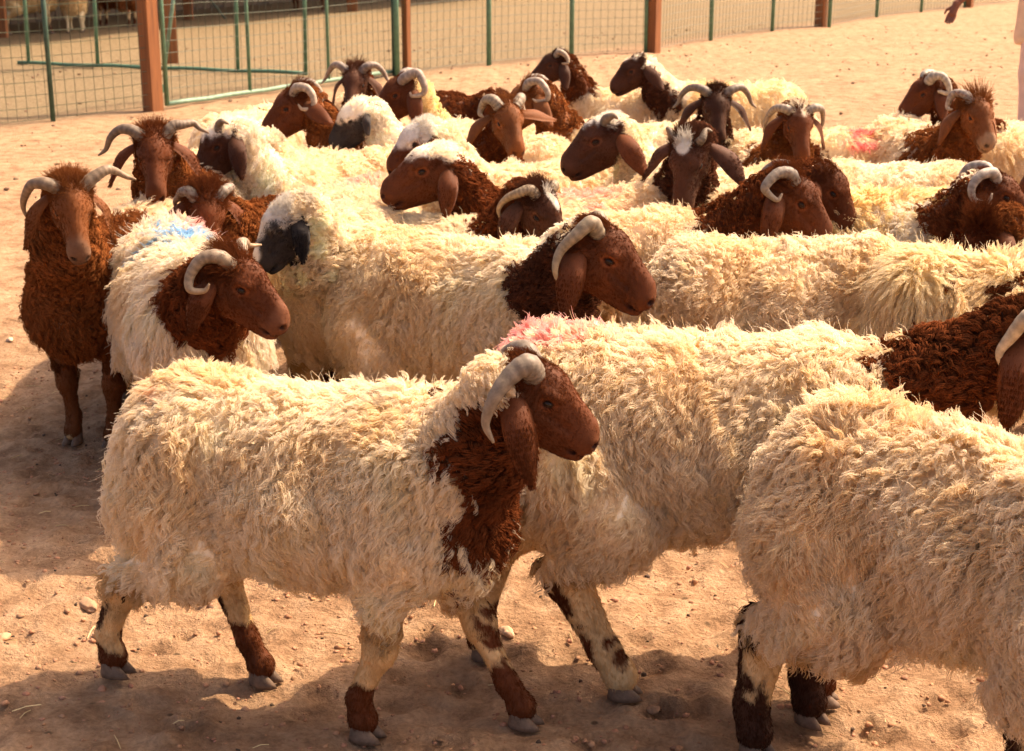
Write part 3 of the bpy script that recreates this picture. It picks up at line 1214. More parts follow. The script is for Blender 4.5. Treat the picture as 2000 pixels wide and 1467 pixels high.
M_STONE = mat_stone()
o = link('gravel', scatter('gravel', 13000, (-2.3, 2.3), (2.3, 5.6), (.0025, .0095), (.42, .215, .125), 3), M_STONE)
tag(o, 'loose pinkish gravel and crumbs of earth strewn over the ground', 'gravel', kind='stuff')
o = link('dung_pellets', scatter('dung_pellets', 520, (-4, 6), (2.4, 22), (.004, .012), (.10, .06, .035), 4, .8, 1.6), M_STONE)
tag(o, 'dark dung pellets strewn over the dry ground', 'dung', kind='stuff')
o = link('clods', scatter('clods', 4200, (-6, 9), (6, 26), (.005, .022), (.26, .165, .10), 8, .6, 1.3), M_STONE)
tag(o, 'small clods of dry earth scattered towards the fence', 'clods', kind='stuff')


o = link('droppings', scatter('droppings', 420, (-2.2, 2.2), (2.4, 5.6), (.004, .009), (.075, .045, .028), 14, .8, 1.0), M_STONE)
tag(o, 'small dark droppings trodden into the earth among the hooves', 'droppings', kind='stuff')


def straw_bits(n, xr, yr, seed):
    r = np.random.default_rng(seed)
    mb = MB()
    for i in range(n):
        x, y = r.uniform(*xr), r.uniform(*yr)
        a, L = r.random() * 6.28, r.uniform(.02, .07)
        z = float(relief(np.array([x]), np.array([y]))[0]) + .006
        d = np.array([math.cos(a), math.sin(a), 0]) * L / 2
        mb.tube([(x - d[0], y - d[1], z), (x, y, z + .004), (x + d[0], y + d[1], z + .001)], .0012, 3)
    return mb.mesh('straw')


M_STRAW = mat_flat('straw', (.62, .48, .26), .7, .2, 30, 0)
o = link('straw', straw_bits(260, (-2.2, 2.2), (2.4, 5.4), 9), M_STRAW)
tag(o, 'scattered pale straw stalks lying on the bare earth', 'straw', kind='stuff')


def stone(px, py, size, col, seed, label):
    r = np.random.default_rng(seed)
    V, F = ico(2)
    n = noise3(V, .55, seed, 2)
    V = V * (1 + .22 * n)[:, None] * np.array(size)
    V = V @ rz_m(r.random() * 3).T
    p = ground_at(px, py)
    V[:, 2] = np.maximum(V[:, 2], -size[2] * .6)
    me = mesh_np('stone', V, F, smooth=False)
    set_tint(me, np.tile(col, (len(V), 1)))
    o = link('stone', me, M_STONE)
    o.location = (p[0], p[1], float(relief(p[:1], p[1:2])[0]) + size[2] * .35)
    tag(o, label, 'stone', 'loose stones on the pen floor')


stone(172, 1190, (.040, .018, .011), (.42, .25, .15), 21, 'long flat stone lying in the shadow behind the walking horned sheep')
stone(5, 1255, (.02, .014, .012), (.55, .33, .2), 22, 'pinkish stone at the edge of the picture below the shaded flat stone')
stone(990, 1235, (.020, .014, .012), (.6, .40, .26), 23, 'pale stone lying between the legs of two walking sheep')
stone(478, 1383, (.012, .009, .008), (.40, .23, .14), 24, 'small reddish stone in front of the hind hoof of the walking horned sheep')
stone(1275, 1375, (.013, .01, .011), (.30, .17, .10), 25, 'small dark clod of earth ahead of the white and brown hoof')
stone(190, 1246, (.014, .010, .010), (.55, .36, .23), 26, 'pale pebble between the shaded flat stone and the lifted hind hoof')
stone(20, 672, (.022, .012, .009), (.62, .46, .33), 27, 'flat pale stone beside the brown front-facing sheep')

# ------------------------------------------------------------------ fence, gate, shed
M_GREEN = mat_flat('green_paint', (.085, .20, .13), .45, .22, 18, .2, .001, .4)
M_GREEND = mat_flat('dark_green_paint', (.035, .085, .06), .5, .3, 18, .2, .001, .4)
M_GREENL = mat_flat('pale_green_paint', (.19, .32, .23), .5, .25, 18, .2, .001, .4)


def mat_wood(name, c0, c1):
    m, t, b = new_mat(name)
    tc = n_(t, 'ShaderNodeTexCoord')
    mp = n_(t, 'ShaderNodeMapping')
    mp.inputs['Scale'].default_value = (30, 30, 1.6)
    t.links.new(tc.outputs['Object'], mp.inputs[0])
    nz = noise_node(t, 1.5, 6, .65, vec=mp.outputs[0])
    r = ramp(t, [(.3, c0), (.7, c1)])
    t.links.new(nz.outputs[0], r.inputs[0])
    t.links.new(r.outputs[0], b.inputs['Base Color'])
    b.inputs['Roughness'].default_value = .75
    bump(t, b, nz.outputs[0], .5, .004)
    return m


M_WOOD = mat_wood('orange_timber', (.17, .058, .018), (.32, .115, .035))
M_WOODD = mat_wood('grey_timber', (.10, .065, .04), (.22, .15, .09))
M_WIRE = mat_flat('fence_wire', (.085, .105, .07), .5, .25, 8, 0, 0, .4)
FH = 1.55


def wire_panel(parent, A, B, h0=.04, h1=FH - .06, dx=.098, dz=.105, r=.0030, seed=0, mat=None):
    rg = np.random.default_rng(seed)
    A, B = np.array(A[:2]), np.array(B[:2])
    L = np.linalg.norm(B - A)
    u = (B - A) / L
    nrm = np.array([-u[1], u[0]])
    mb = MB()
    nv = max(2, int(round(L / dx)))
    ph = rg.random() * 6

    def pt(s, z):
        sag = .012 * math.sin(s * 2.1 + ph) + .008 * math.sin(z * 5 + s)
        q = A + u * s + nrm * sag
        return (q[0], q[1], z + .012 * math.sin(s * 1.7 + ph))
    for i in range(nv + 1):
        s = L * i / nv
        mb.tube([pt(s + .004 * rg.normal(), h0), pt(s, (h0 + h1) / 2), pt(s + .004 * rg.normal(), h1)], r * .85, 3, False)
    nz_ = int(round((h1 - h0) / dz))
    for j in range(nz_ + 1):
        z = h0 + (h1 - h0) * j / nz_
        mb.tube([pt(s, z + .003 * rg.normal()) for s in np.linspace(0, L, max(3, int(L / .5)))], r, 3, False)
    o = mb.build('wire_mesh', mat or M_WIRE, parent)
    o['kind'] = 'stuff'
    return o


def post(parent, p, w, h, mat, name, lean=(0, 0), rot=None, round_=False):
    mb = MB()
    if round_:
        mb.tube([(p[0], p[1], -.05), (p[0] + lean[0] * h, p[1] + lean[1] * h, h)], w / 2, 10)
    else:
        rot = math.atan(FENCE_M) if rot is None else rot
        mb.box((p[0] + lean[0] * h / 2, p[1] + lean[1] * h / 2, h / 2 - .05), (w, w, h + .1), rot, 0, lean)
    ob = mb.build(name, mat, parent, round_)
    if not round_:
        bv = ob.modifiers.new('bevel', 'BEVEL')
        bv.width = .008
        bv.segments = 2
    return ob


def root_at(name, p, label, cat, group=None):
    e = bpy.data.objects.new(name, None)
    COL.objects.link(e)
    tag(e, label, cat, group)
    return e


# near fence left of the timber gate post (runs off to the left)
pg = lambda x, y: ground_at(x, y)
f1 = root_at('wire_fence', None, 'wire fence with dark green post left of the orange timber gate post', 'fence')
wood1 = pg(298, 216)
dg = pg(104, 237)
dirf = unit((dg - wood1)[:2])
farl = np.array([*(dg[:2] + dirf * 2.2), 0])
post(f1, dg, .042, FH, M_GREEND, 'post', round_=True)
post(f1, farl, .052, FH, M_GREEND, 'post', round_=True)
post(f1, wood1 + np.array([.0, .03, 0]), .135, 1.75, M_WOOD, 'timber_post')
wire_panel(f1, wood1, farl, seed=1)

# gate in line with the fence
gt = root_at('gate', None, 'green tube gate with wire mesh between the orange timber post and the far green post', 'gate')
gl, gr = pg(327, 213), pg(771, 147)
gl[2] = gr[2] = 0
gu = unit(gr - gl)
mb = MB()
for p in (gl, gr):
    mb = MB()
    mb.tube([(p[0], p[1], .03), (p[0], p[1], FH + .15)], .021, 10)
    mb.build('upright', M_GREEN, gt, True)
for px, py in ((490, 189), (641, 166)):
    q = pg(px, py)
    tpar = ((q - gl) @ gu)
    q = gl + gu * tpar
    mb = MB()
    mb.tube([(q[0], q[1], .05), (q[0], q[1], FH + .1)], .018, 10)
    mb.build('stile', M_GREEN, gt, True)
mb = MB()
nseg = 14
mb.tube([gl + (gr - gl) * t + np.array([0, 0, .045 + .004 * math.sin(t * 30)]) for t in np.linspace(0, 1, nseg)], .021, 10)
mb.build('bottom_rail', M_GREENL, gt, True)
mb = MB()
mb.tube([gl + np.array([0, 0, FH + .12]), gr + np.array([0, 0, FH + .12])], .026, 10)
mb.build('top_rail', M_GREEN, gt, True)
mb = MB()
mb.box(gl + np.array([-.05, .02, .18]), (.05, .03, .07), math.atan(FENCE_M))
mb.build('hinge', M_GREEN, gt)
wire_panel(gt, gl, gr, .06, FH + .1, seed=2)

# open gate leaf and inner panel behind
g2 = root_at('pen_gate', None, 'green tube panel with long bottom rail standing behind the gate', 'gate')
a2, b2 = pg(36, 128), pg(600, 149)
a2[2] = b2[2] = 0
for px, py in ((70, 127), (204, 132), (465, 144), (597, 149)):
    q = pg(px, py)
    t_ = ((q - a2) @ (b2 - a2)) / ((b2 - a2) @ (b2 - a2))
    q = a2 + (b2 - a2) * t_
    mb = MB()
    mb.tube([(q[0], q[1], .03), (q[0] + .03, q[1], FH + .1)], .022, 10)
    mb.build('upright', M_GREEN, g2, True)
mb = MB()
mb.tube([a2 + (b2 - a2) * t + np.array([0, 0, .035 + .006 * math.sin(t * 23)]) for t in np.linspace(0, 1, 18)], .022, 10)
mb.build('bottom_rail', M_GREEN, g2, True)
mb = MB()
mb.tube([a2 + np.array([0, 0, FH + .08]), b2 + np.array([0, 0, FH + .08])], .026, 10)
mb.build('top_rail', M_GREEN, g2, True)
q0, q1 = pg(322, 140), None
mb = MB()
mb.tube([(q0[0], q0[1], .05), (q0[0] + .25, q0[1] + .2, FH)], .022, 10)
mb.build('brace', M_GREENL, g2, True)

# fence to the right of the gate
f3 = root_at('wire_fence', None, 'long wire fence with green and timber posts receding behind the flock', 'fence')
prev = pg(776, 149)
posts = [(776, 149, 'g'), (955, 128, 'g'), (1116, 112, 'g'), (1268, 103, 'w'), (1388, 79, 'g'), (1508, 62, 'g'), (1612, 53, 'wg'), (1712, 34, 'g'), (1799, 24, 'g'), (1888, 15, 'w'), (2010, 2, 'g')]
pp = []
for px, py, k in posts:
    p = pg(px, py)
    pp.append(p)
    if k == 'g':
        post(f3, p, .062, FH, M_GREEN, 'post', round_=True)
    elif k == 'w':
        post(f3, p + np.array([.05, .04, 0]), .15, 1.7, M_WOOD, 'timber_post')
        post(f3, p + np.array([-.05, 0, 0]), .05, FH, M_GREEN, 'post', round_=True)
    else:
        post(f3, p + np.array([-.07, .06, 0]), .16, 1.7, M_WOOD, 'timber_post')
        post(f3, p + np.array([.06, 0, 0]), .065, FH, M_GREEN, 'post', round_=True)
post(f3, pp[0] + np.array([.10, .12, 0]), .075, 1.75, M_WOOD, 'timber_post')
post(f3, pp[0] + np.array([-.035, .05, 0]), .05, FH, M_GREEND, 'post', round_=True)
for i in range(len(pp) - 1):
    wire_panel(f3, pp[i], pp[i + 1], seed=10 + i, dx=.12 if i < 5 else .14, r=.0031 if i < 5 else .0036)

# timber posts that carry the shed in the pen beyond, and its roof and back boards
sh_ = root_at('feed_shed', None, 'timber shed with plank back in the pen beyond the fence, orange posts', 'shed')
sp_ = [pg(335, 124), pg(4, 74), pg(368, 38)]
post(sh_, sp_[0], .15, 2.9, M_WOOD, 'timber_post', rot=.3)
post(sh_, sp_[1], .17, 2.9, M_WOOD, 'timber_post', rot=.1)
post(sh_, sp_[2], .17, 2.9, M_WOOD, 'timber_post', rot=.1)
post(sh_, pg(688, 22), .2, 2.9, M_WOOD, 'timber_post', rot=.1)
s0, s1 = pg(-60, 86), pg(760, 10)
su = unit((s1 - s0))
sn = np.array([-su[1], su[0], 0])
Ls = np.linalg.norm(s1 - s0)
rngp = np.random.default_rng(77)
x = -2.0
depth = 2.6
while x < Ls + 6:
    wd = rngp.uniform(.16, .26)
    c = s0 + su * (x + wd / 2) + sn * depth
    mb = MB()
    mb.box((c[0], c[1], 1.05 + rngp.uniform(-.05, .05)), (wd - rngp.uniform(.01, .035), .03, 2.1), math.atan2(su[1], su[0]))
    mb.build('plank', M_WOODD, sh_)
    x += wd
mb = MB()
c = s0 + su * (Ls / 2 + 2) + sn * (depth / 2 + .4)
mb.box((c[0], c[1], 2.95), (Ls + 9, depth + 4.6, .08), math.atan2(su[1], su[0]))
mb.build('roof', M_WOODD, sh_)
mb = MB()
e0, e1 = pg(400, -10), pg(440, 40)
mb.tube([(e1[0], e1[1], .03), (e1[0] - .9, e1[1] + .2, 1.2)], .02, 6)
mb.build('brace', M_WIRE, sh_)

# ------------------------------------------------------------------ the flock
def B_(px, py, z=.77):
    return tuple(ground_at(px, py, z)[:2])


PINK, BLUE, RED = (.93, .45, .45), (.22, .55, .85), (.92, .28, .28)
FLOCK = []


def S(key, *a, **k):
    FLOCK.append((key, a, k))


LEG_A = {0: [(0, .115, BROWN, 0), (.17, .235, BROWN, 1)], 1: [(0, .125, BROWN, 0)], 2: [(0, .135, BROWN, 0), (.17, .25, DARK, -1)], 3: [(0, .11, BROWN, 0), (.15, .245, DARK, -1)]}
LEG_B = {3: [(.05, .08, BROWN, 1), (.11, .14, BROWN, 1), (.10, .13, BROWN, -1), (.16, .25, BROWN * .7, -1)], 'all': [(0, .10, BROWN, 0), (.17, .25, BROWN * .7, -1)]}
LEG_C = {3: [(0, .27, DARK, -1), (0, .15, DARK, 0)], 2: [(0, .18, DARK, 0)], 1: [(.06, .28, DARK, -1)], 'all': [(0, .2, DARK, 0)]}
LEG_E = {'all': [(0, .6, RUST * .8, 0)]}

S('A', 'cream horned sheep walking in front with brown head, ears and half-brown legs', (-.405, 2.98), -18, (1062, 796, 2.76), 0, 26, s=1.02, seed=1, horns=('curl', 'curl'),
  neck_from=.45, nape=CREAM, legs=LEG_A, feet={'fr': (-.12, 0, 0), 'fl': (.17, -.04, 0), 'hr': (-.16, .03, .035), 'hl': (.13, -.04, 0)}, marks=[((-.30, -.12, .70), (.05, .06, .05), (.9, .55, .4), .5)],
  horn_c=(.42, .34, .27), ear=((1, .3, -.05), (1, .22, -.28)), hs=.78, ear_len=.215, nape_t=.0, horn_s=.98, horn_r=.030, chest=(BROWN, .335, -1.0))
S('B', 'big cream sheep with a pink mark on its rump and curly brown neck', (.40, 3.17), -6, (2064, 705, 3.02), -18, 30, s=1.10, seed=2, neck_from=.36, nape=WHITE, nape_t=.085, legs=LEG_B,
  feet={'hr': (.17, -.05, 0), 'hl': (-.12, -.10, 0)}, marks=[((-.33, .02, .73), (.14, .10, .12), PINK, .85)], horn_c=(.8, .64, .46), leg_k=1.3)
S('C', 'cream sheep with dark legs cut off by the picture edge, closest to the camera', (.865, 2.62), -46, (1.34, 2.16, .80), -35, 25, s=1.04, seed=3, neck_from=.5, legs=LEG_C, feet={'fr': (-.11, 0, 0), 'hr': (-.06, -.05, 0), 'hl': (-.06, -.06, 0)},
  length=1.15, lod=0, leg_k=1.4)
S('D', 'white sheep with a blue paint mark, tufted brown head and a curled horn', None, -68, (480, 575, 3.95), -14, 26, hs=.87, s=1.03, seed=4, wool=WHITE, tuft=1.0, horns=('spread', 'hook'), neck_from=.30,
  marks=[((-.10, .02, .70), (.12, .10, .14), BLUE, .85), ((-.24, .08, .70), (.07, .07, .12), PINK, .7)], length=1.25, curl=.7, muzzle=(.15, .055, .028), horn_c=(.52, .40, .29), ear=((1, .3, .2), (1, .1, .35)), ear_len=.17)
S('E', 'brown-fronted horned sheep standing alone at the outer edge, facing the camera', (-1.30, 4.95), -105, (143, 425, 4.33), -66, 42, s=.99, seed=5, horns=('spread', 'down'), chest=(RUST * 1.05, -.08, .6), legs=LEG_E,
  face=RUST, neck=RUST, tuft=.5, neck_from=.0, muzzle=(.17, .085, .05), ear=((1, .25, .0), (1, .35, .0)), horn_c=(.40, .29, .20), droopw=1.3, length=1.1)
S('F', 'rusty brown sheep with wide spread horns facing the camera, second from the outer edge', None, -92, (303, 320, 5.25), -80, 38, seed=6, horns=('spread', 'wide'), chest=(BROWN, .05, .6), face=BROWN * 1.1, neck=RUST,
  tuft=.6, neck_from=.0, horn_c=(.36, .27, .20), ear=((1, .45, .2), (1, .45, .2)), s=1.06)
S('K', 'cream sheep with bowed brown head and grey horns behind the blue-marked sheep', None, -128, (405, 438, 4.85), -75, 52, seed=7, horns=('curl', 'curl'), neck_from=.0, tuft=.8, face=BROWN * 1.15, neck=RUST,
  marks=[((-.25, .0, .72), (.16, .06, .10), PINK, .6)], horn_c=(.42, .34, .28))
S('L', 'white-faced sheep with black eye patch and black drooping ear', None, -100, (552, 458, 4.42), 194, 42, seed=8, wool=CREAM, face=BLACK * 1.6, poll=(PALE * .75, .028, .10), neck=CREAM, horns=(None, None), ear_col=BLACK * 1.2, inner=BLACK * 2,
  patch=[((.2, 0, -.01), (.09, .03, .045), PALE * .75)], length=1.3, ear=((1, .25, .0), (1, .25, .0)), s=1.0, hs=.76, curl=1.3, ear_len=.16,
  marks=[((.33, .16, .50), (.05, .06, .13), (.05, .03, .02), .85)])
S('N', 'cream sheep with a dark brown neck and curved horn in the middle of the flock', (-.16, 4.44), -30, (1188, 520, 4.02), -12, 27, seed=9, horns=('curl', 'curl'), neck_from=.34, nape=WHITE, nape_t=.05, chest=(DARK * 1.3, .30, -.4), neck=DARK * 1.3,
  horn_c=(.50, .40, .28), s=1.04, ear=((1, .3, .1), (1, .2, .12)), hs=.95, legs={'all': [(0, .2, DARK, 0)]})
S('O', 'dark brown sheep head with white forehead facing left, curly brown neck', None, 212, (826, 346, 5.1), 184, 14, hs=.98, seed=10, horns=(None, None), poll=(WHITE, .035, .08), nape=WHITE, neck=BROWN * 1.1, neck_from=.25,
  marks=[((-.05, 0, .72), (.12, .1, .10), PINK, .6)], ear=((1, .2, -.1), (1, .2, -.1)), inner=(.25, .15, .12), ear_len=.165)
S('P', 'brown sheep head with grey-white nose ridge just behind the curly-necked one', None, 205, (812, 290, 5.85), 190, 30, seed=11, horns=(None, None), poll=(PALE * .8, .02, .12), nape=CREAM, neck=CREAM, neck_from=.3)
S('M', 'dark-faced sheep with a white blaze and thick ringed horn tucked behind the dark-necked one', None, -35, (1058, 432, 4.78), -38, 42, seed=40, horns=('down', 'curl'), face=DARK * 1.5, neck=BROWN, neck_from=.5, patch=[((.07, 0, .07), (.05, .018, .05), PALE * .7)], horn_c=(.55, .42, .28), tuft=.6, s=.97)
S('AF', 'cream woolly sheep seen side-on with its head hidden, behind the brown-necked sheep', B_(1545, 440), 3, (1995, 600, 4.45), -5, 50, seed=12, curl=1.5)
S('AG', 'cream sheep with smooth long wool on its rump at the picture edge', B_(2010, 472), -14, (2330, 470, 3.6), -14, 25, seed=13, length=1.2, curl=.45, s=1.03, wool=CREAM * .5 + GOLD * .5)
S('AH', 'rusty curly-headed sheep poking up behind the smooth-rumped sheep', None, 182, (1925, 492, 4.75), 182, 62, seed=14, horns=(None, None), neck=RUST, neck_from=-.3, tuft=1.4)
S('AC', 'red-brown sheep with a ringed grey horn resting its head right over a cream back', (.30, 4.98), 2, (1556, 408, 4.9), -8, 34, seed=15, horns=('hook', 'hook'), neck_from=.32, tuft=.9, horn_c=(.42, .36, .31), hs=.95,
  ear=((1, .3, .3), (1, .2, .2)), inner=(.5, .25, .2))
S('AD', 'brown hornless sheep head tucked behind the ringed-horn sheep', None, -50, (1618, 385, 5.2), -10, 42, seed=16, horns=(None, None), neck_from=.3, face=BROWN * 1.1)
S('AE', 'golden-fleeced sheep with long combed wool on its sloping rump', B_(1690, 350), 172, (1450, 470, 5.6), 175, 50, seed=17, wool=GOLD, length=1.25, curl=.6, horns=(None, None))
S('AJ', 'brown-headed sheep with a short white horn looking out of the picture edge', None, -30, (1955, 395, 5.1), -6, 22, seed=18, horns=('hook', 'hook'), wool=WHITE, nape=WHITE, neck_from=.42, horn_c=(.7, .62, .55), neck=BROWN * 1.2)
S('AI', 'white fluffy sheep lying across behind the golden one, head hidden', B_(1735, 285), 178, (1450, 430, 6.0), 178, 55, seed=19, wool=WHITE, curl=1.4, horns=(None, None))
S('Y', 'dark brown sheep with pale poll and long hanging ear facing left mid flock', None, 205, (1165, 287, 5.85), 182, 24, seed=20, hs=1.04, horns=('stub', None), face=DARK * 1.5, poll=(PALE * .9, .05, .04), nape=CREAM, neck=CREAM,
  neck_from=.2, ear=((1, .4, .55), (1, .5, .6)), ear_col=BROWN * 1.3)
S('Z', 'dark brown sheep with bowed head and small horns, ears held out', None, -80, (1345, 330, 5.4), -118, 56, seed=21, horns=('stub', 'stub'), face=DARK * 1.7, patch=[((.04, 0, .085), (.05, .03, .03), PALE * .8)], horn_r=.016, neck=DARK * 1.6, neck_from=.4, tuft=.5, ear=((1, .6, .2), (1, .6, .2)), hs=.95)
S('U', 'brown sheep with two ringed curled horns and one ear sticking out', None, -75, (995, 252, 6.3), -70, 28, seed=22, horns=('tight', 'tight'), face=RUST, neck_from=.1, tuft=.6, ear=((.35, 1, .2), (1, .5, .2)), horn_c=(.55, .44, .33), horn_r=.027)
S('V', 'brown sheep with a looped pale horn directly behind the ringed-horn pair', None, 190, (1022, 210, 7.05), 175, 32, seed=23, horns=('hook', 'hook'), face=RUST, neck=RUST, tuft=.7, neck_from=.5, horn_c=(.6, .5, .42), ear=((1, .5, .5), (1, .5, .5)))
S('J', 'long white sheep with a grey drooping horn and lowered brown face', B_(715, 258), 184, (487, 312, 6.2), 190, 46, seed=24, wool=CREAM, horns=('down', 'down'), poll=(CREAM, -.02, .06), neck=CREAM, nape=CREAM, marks=[((-.05, .0, .72), (.10, .1, .09), PINK, .45)],
  horn_c=(.45, .36, .28))
S('T', 'small black and white sheep head peeping over a cream back', None, 184, (690, 245, 6.75), 182, 34, seed=25, ear_len=.11, horns=(None, None), face=BLACK * 2, poll=(WHITE, .015, .10), neck=WHITE, nape=WHITE)
S('G', 'dark brown sheep face with white wool cap bowed beside the rusty sheep', None, 228, (428, 296, 5.85), 196, 40, seed=26, horns=('stub', 'stub'), face=DARK * 1.3, poll=(WHITE, .045, .06), neck=WHITE, nape=WHITE)
S('H', 'brown sheep with a tightly hooked pale horn facing left near the gate', None, 186, (566, 222, 6.85), 180, 26, seed=27, horns=('hook', 'hook'), face=BROWN * 1.1, tuft=1.0, neck=RUST, neck_from=-.1, horn_c=(.68, .56, .46), ear=((.8, .5, .8), (.8, .5, .8)), hs=.96)
S('I', 'cream sheep back nearest to the gate, head hidden', B_(480, 188), 70, (560, 250, 8.4), 60, 50, seed=28, horns=(None, None))
S('Q', 'dark brown sheep with wide drooping horns facing the camera near the gate', None, -95, (692, 175, 7.7), -100, 34, seed=29, horns=('wide', 'wide'), face=DARK * 1.7, neck=BROWN, neck_from=.0, tuft=.7, chest=(BROWN, .1, .5), horn_c=(.52, .42, .36))
S('R', 'brown sheep with a big pale crescent horn facing left before the gate', None, 208, (775, 195, 7.2), 186, 26, seed=30, horns=('hook', 'hook'), face=BROWN, neck=GOLD, nape=GOLD, chest=(BROWN, .36, .5), hs=1.0, horn_c=(.58, .48, .42), horn_r=.026)
S('S', 'brown woolly neck of a sheep bending down behind the crescent-horned one', B_(800, 168), -12, (985, 225, 8.3), -12, 45, seed=31, horns=(None, None), neck=BROWN, neck_from=-.3)
S('W', 'dark sheep with cream curved horn at the very back, standing above the others', None, 178, (1075, 135, 9.1), 182, 20, seed=32, horns=('tight', 'tight'), face=DARK * 1.3, neck=BROWN * .9, neck_from=.42, horn_c=(.68, .55, .42), tuft=.4, inner=(.5, .3, .27))
S('X', 'dark sheep with white wool along its nape at the back of the flock', None, 180, (1232, 147, 8.95), 186, 26, seed=33, horns=(None, None), face=DARK * 1.3, nape=WHITE, nape_t=.02, neck=DARK * 1.3, neck_from=.2, poll=(WHITE, .06, .0), wool=GOLD * .5 + CREAM * .5, ear=((1, .4, .6), (1, .4, .6)), inner=(.45, .28, .25))
S('AA', 'almost black sheep with wide grey handlebar horns facing the camera', None, -90, (1400, 225, 6.95), -90, 38, seed=34, horns=('wide', 'wide'), face=DARK * 1.1, neck=DARK, neck_from=.0, tuft=.4, horn_c=(.38, .31, .25), ear=((1, .5, .2), (1, .5, .2)), hs=.98)
S('AB', 'brown sheep with downcurved horns and white poll facing the camera', None, -86, (1560, 258, 6.35), -84, 40, seed=35, horns=('down', 'down'), face=BROWN, neck=RUST * .8, neck_from=.0, poll=(CREAM * .8, .06, .0), tuft=.3, ear=((1, .35, .2), (1, .35, .2)), horn_c=(.55, .45, .37), horn_r=.022)
S('AK', 'curly rust-coloured sheep with a light muzzle facing the camera beside a ringed horn', None, -82, (1912, 240, 6.6), -76, 28, seed=36, horns=(None, 'tight'), face=RUST * 1.1, neck=RUST * .9, neck_from=.0, tuft=1.5, muzzle=(.33, .2, .12), horn_c=(.68, .58, .5), chest=(RUST, .15, .4))
S('AL', 'brown sheep with a thick white horn facing left at the far edge', None, 184, (1800, 192, 7.5), 182, 30, seed=37, horns=('hook', 'hook'), neck=BROWN, neck_from=.2, horn_c=(.75, .68, .58), horn_r=.028)
S('AM', 'cream sheep back with a red paint mark in front of the bare ground', B_(1725, 213), 180, (1480, 330, 7.2), 180, 50, seed=38, horns=(None, None), marks=[((.14, .05, .68), (.07, .10, .12), RED, .9)], wool=CREAM * .6 + GOLD * .4)
S('AN', 'dark brown sheep neck cut by the picture edge beside the fluffy white back', None, 184, (2050, 335, 5.85), 184, 30, seed=39, horns=(None, None), neck=DARK * 1.5, neck_from=-.2)

# sheep standing in the far pen, in the shade of the shed
def G2(px, py):
    return tuple(ground_at(px, py)[:2])


S('bg1', 'shaded sheep standing in the far pen beside the shed post', G2(62, 66), 25, (110, -45, 24.6), 25, 20, seed=50, lod=4, horns=(None, None), wool=GOLD * .9, group='sheep in the far pen')
S('bg2', 'tan sheep under the shed with its pale legs showing below the wire', G2(150, 62), 100, (150, -40, 26.4), 100, 30, seed=51, lod=4, horns=(None, None), wool=GOLD * .92, group='sheep in the far pen', legs={'all': [(0, .4, GOLD * .8, 0)]})
S('bg3', 'brown sheep under the shed behind the timber gate post', G2(225, 52), 160, (180, -60, 25.6), 170, 20, seed=52, lod=4, horns=(None, None), wool=RUST * 1.5, neck=BROWN, group='sheep in the far pen')
S('bg4', 'white and brown sheep standing in the sun in the far pen above the gate', G2(600, 22), 170, (530, -55, 30.2), 178, 30, seed=53, lod=4, horns=(None, None), wool=CREAM, neck=BROWN, neck_from=-.3, group='sheep in the far pen', legs=LEG_E)

LODS[4] = (.022, .011, 1200, 4, 5, .0032, .026, 3000)
for key, a, k in FLOCK:
    sheep(*a, **k)

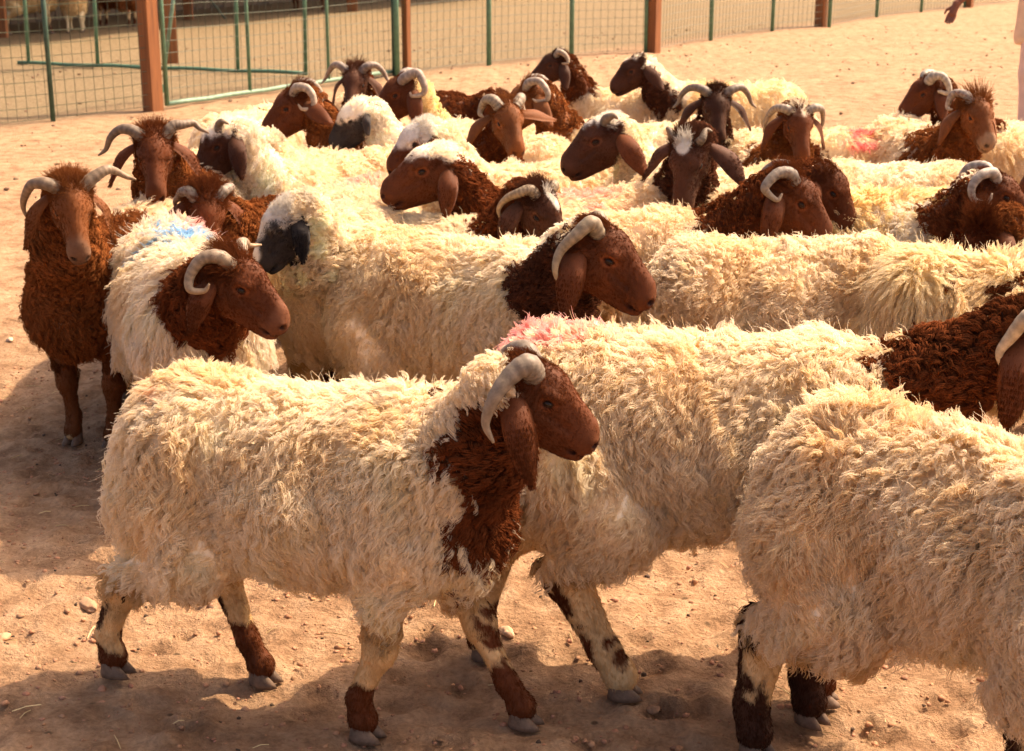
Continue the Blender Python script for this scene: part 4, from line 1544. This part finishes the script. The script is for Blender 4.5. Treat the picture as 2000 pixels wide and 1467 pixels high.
# ------------------------------------------------------------------ herder at the edge of the picture
def herder():
    pc = ground_at(2024, 268)
    root = root_at('person', None, 'person in a pale tunic and trousers reaching one arm out at the picture edge', 'person')
    root.location = (pc[0], pc[1], 0)
    f = Field()
    sh_l, sh_r = np.array([-.19, 0, 1.42]), np.array([.19, 0, 1.42])
    hand = pix(1868, 8, pc[1]) - np.array([pc[0], pc[1], 0])
    elb = np.array([(sh_l[0] + hand[0]) / 2 - .02, .05, (1.42 + hand[2]) / 2 + .03])
    f.ell((0, 0, 1.64), (.078, .098, .115), .03)
    f.cone((0, -.02, 1.56), (0, -.045, 1.585), .05, .035, .03)
    f.ell((0, -.105, 1.63), (.014, .022, .022), .012)
    for sd in (-1, 1):
        f.ell((sd * .08, .01, 1.635), (.012, .022, .032), .01)
        f.ell((sd * .032, -.1, 1.655), (.016, .012, .01), .008, sub=True)
    f.cone((0, .01, 1.40), (0, 0, 1.56), .062, .055, .03)
    f.cone((0, 0, 1.05), (0, 0, 1.36), .125, .15, .05)
    f.cone(sh_l, sh_r, .065, .065, .05)
    f.cone(sh_l, elb, .052, .042, .03)
    f.cone(elb, hand, .041, .027, .02)
    f.cone(sh_r, (.26, .02, 1.13), .052, .042, .03)
    f.cone((.26, .02, 1.13), (.27, -.06, .87), .041, .027, .02)
    f.cone((-.08, 0, .98), (.08, 0, .98), .115, .115, .05)
    for sd, st in ((-1, -.06), (1, .10)):
        f.cone((sd * .09, 0, .92), (sd * .10, st * .5 - .02, .50), .085, .058, .04)
        f.cone((sd * .10, st * .5 - .02, .50), (sd * .10, st, .09), .056, .036, .03)
        f.cone((sd * .10, st + .03, .045), (sd * .115, st - .13, .03), .038, .028, .02)
    for h, dirv in ((hand, unit(np.array([-.35, -.12, -.93]))), (np.array([.27, -.06, .87]), unit(np.array([.02, -.1, -1.0])))):
        side = unit(np.cross(dirv, np.array([.4, .8, .1])))
        palm = h + dirv * .075
        f.cone(h, palm, .026, .03, .015)
        for i, (o_, L) in enumerate(((-.027, .068), (-.009, .078), (.010, .073), (.027, .058))):
            b0 = palm + side * o_ + dirv * .012
            b1 = b0 + dirv * L * .5 + np.cross(side, dirv) * -.008
            b2 = b1 + unit(dirv - .55 * np.cross(side, dirv) * (1 if i else .2)) * L * .5
            f.cone(b0, b1, .0098, .009, .006)
            f.cone(b1, b2, .009, .0075, .004)
        t0 = h + dirv * .03 - side * .022
        t1 = t0 - side * .028 + dirv * .03
        f.cone(t0, t1, .012, .0105, .008)
        f.cone(t1, t1 + dirv * .032 - side * .006, .0105, .008, .004)
    V, F = f.mesh(.016, .006, (np.array([hand[0] - .12, -.12, hand[2] - .22]), np.array([hand[0] + .1, .1, hand[2] + .05])))
    me = mesh_np('body', V, F)
    link('body', me, mat_flat('herder_skin', (.20, .075, .045), .55, .15, 30, .15, .001), root)
    m_tun, m_tr = mat_flat('tunic_cloth', (.74, .55, .40), .85, .12, 12, .3, .004), mat_flat('trouser_cloth', (.70, .52, .46), .85, .1, 10, .3, .004)
    t = Field()
    t.cone((0, 0, 1.06), (0, 0, 1.37), .15, .168, .05)
    t.cone(sh_l, sh_r, .08, .08, .05)
    t.cone((-.07, 0, 1.05), (-.09, 0, .79), .15, .155, .05)
    t.cone((.07, 0, 1.05), (.09, 0, .79), .15, .155, .05)
    t.cone(sh_l, sh_l + (elb - sh_l) * .95, .07, .075, .03)
    t.cone(sh_r, (.25, .02, 1.18), .07, .075, .03)
    t.ell((0, 0, .64), (.5, .5, .085), .01, sub=True)
    t.cone((0, 0, 1.46), (0, -.02, 1.7), .066, .08, .01, sub=True)
    V, F = t.mesh(.018)
    wob = noise3(V * np.array([1, 1, .25]), 4, 7, 2)[:, None]
    V = V + vnormals(V, F)[0] * wob * .012
    link('tunic', mesh_np('tunic', V, F), m_tun, root)
    t = Field()
    for sd, st in ((-1, -.06), (1, .10)):
        t.cone((sd * .08, 0, .95), (sd * .10, st * .5 - .02, .50), .115, .098, .03)
        t.cone((sd * .10, st * .5 - .02, .50), (sd * .10, st, .10), .098, .085, .03)
    t.ell((0, 0, 0), (.5, .5, .07), .008, sub=True)
    V, F = t.mesh(.018)
    wob = noise3(V * np.array([1, 1, .3]), 4, 8, 2)[:, None]
    V = V + vnormals(V, F)[0] * wob * .012
    link('trousers', mesh_np('trousers', V, F), m_tr, root)
    h = Field()
    h.ell((0, .018, 1.675), (.088, .1, .098), .02)
    h.ell((0, -.09, 1.60), (.09, .06, .07), .02, sub=True)
    V, F = h.mesh(.012)
    link('hair', mesh_np('hair', V, F), mat_flat('dark_hair', (.02, .014, .01), .5, .3, 60, .5, .004), root)
    for sd in (-1, 1):
        link('shoe', eye_mesh(np.array([sd * .108, (-.06 if sd < 0 else .10) - .06, .038]), np.eye(3), (.046, .13, .04)), mat_flat('sandal', (.05, .03, .02), .7, .2, 30), root)


herder()
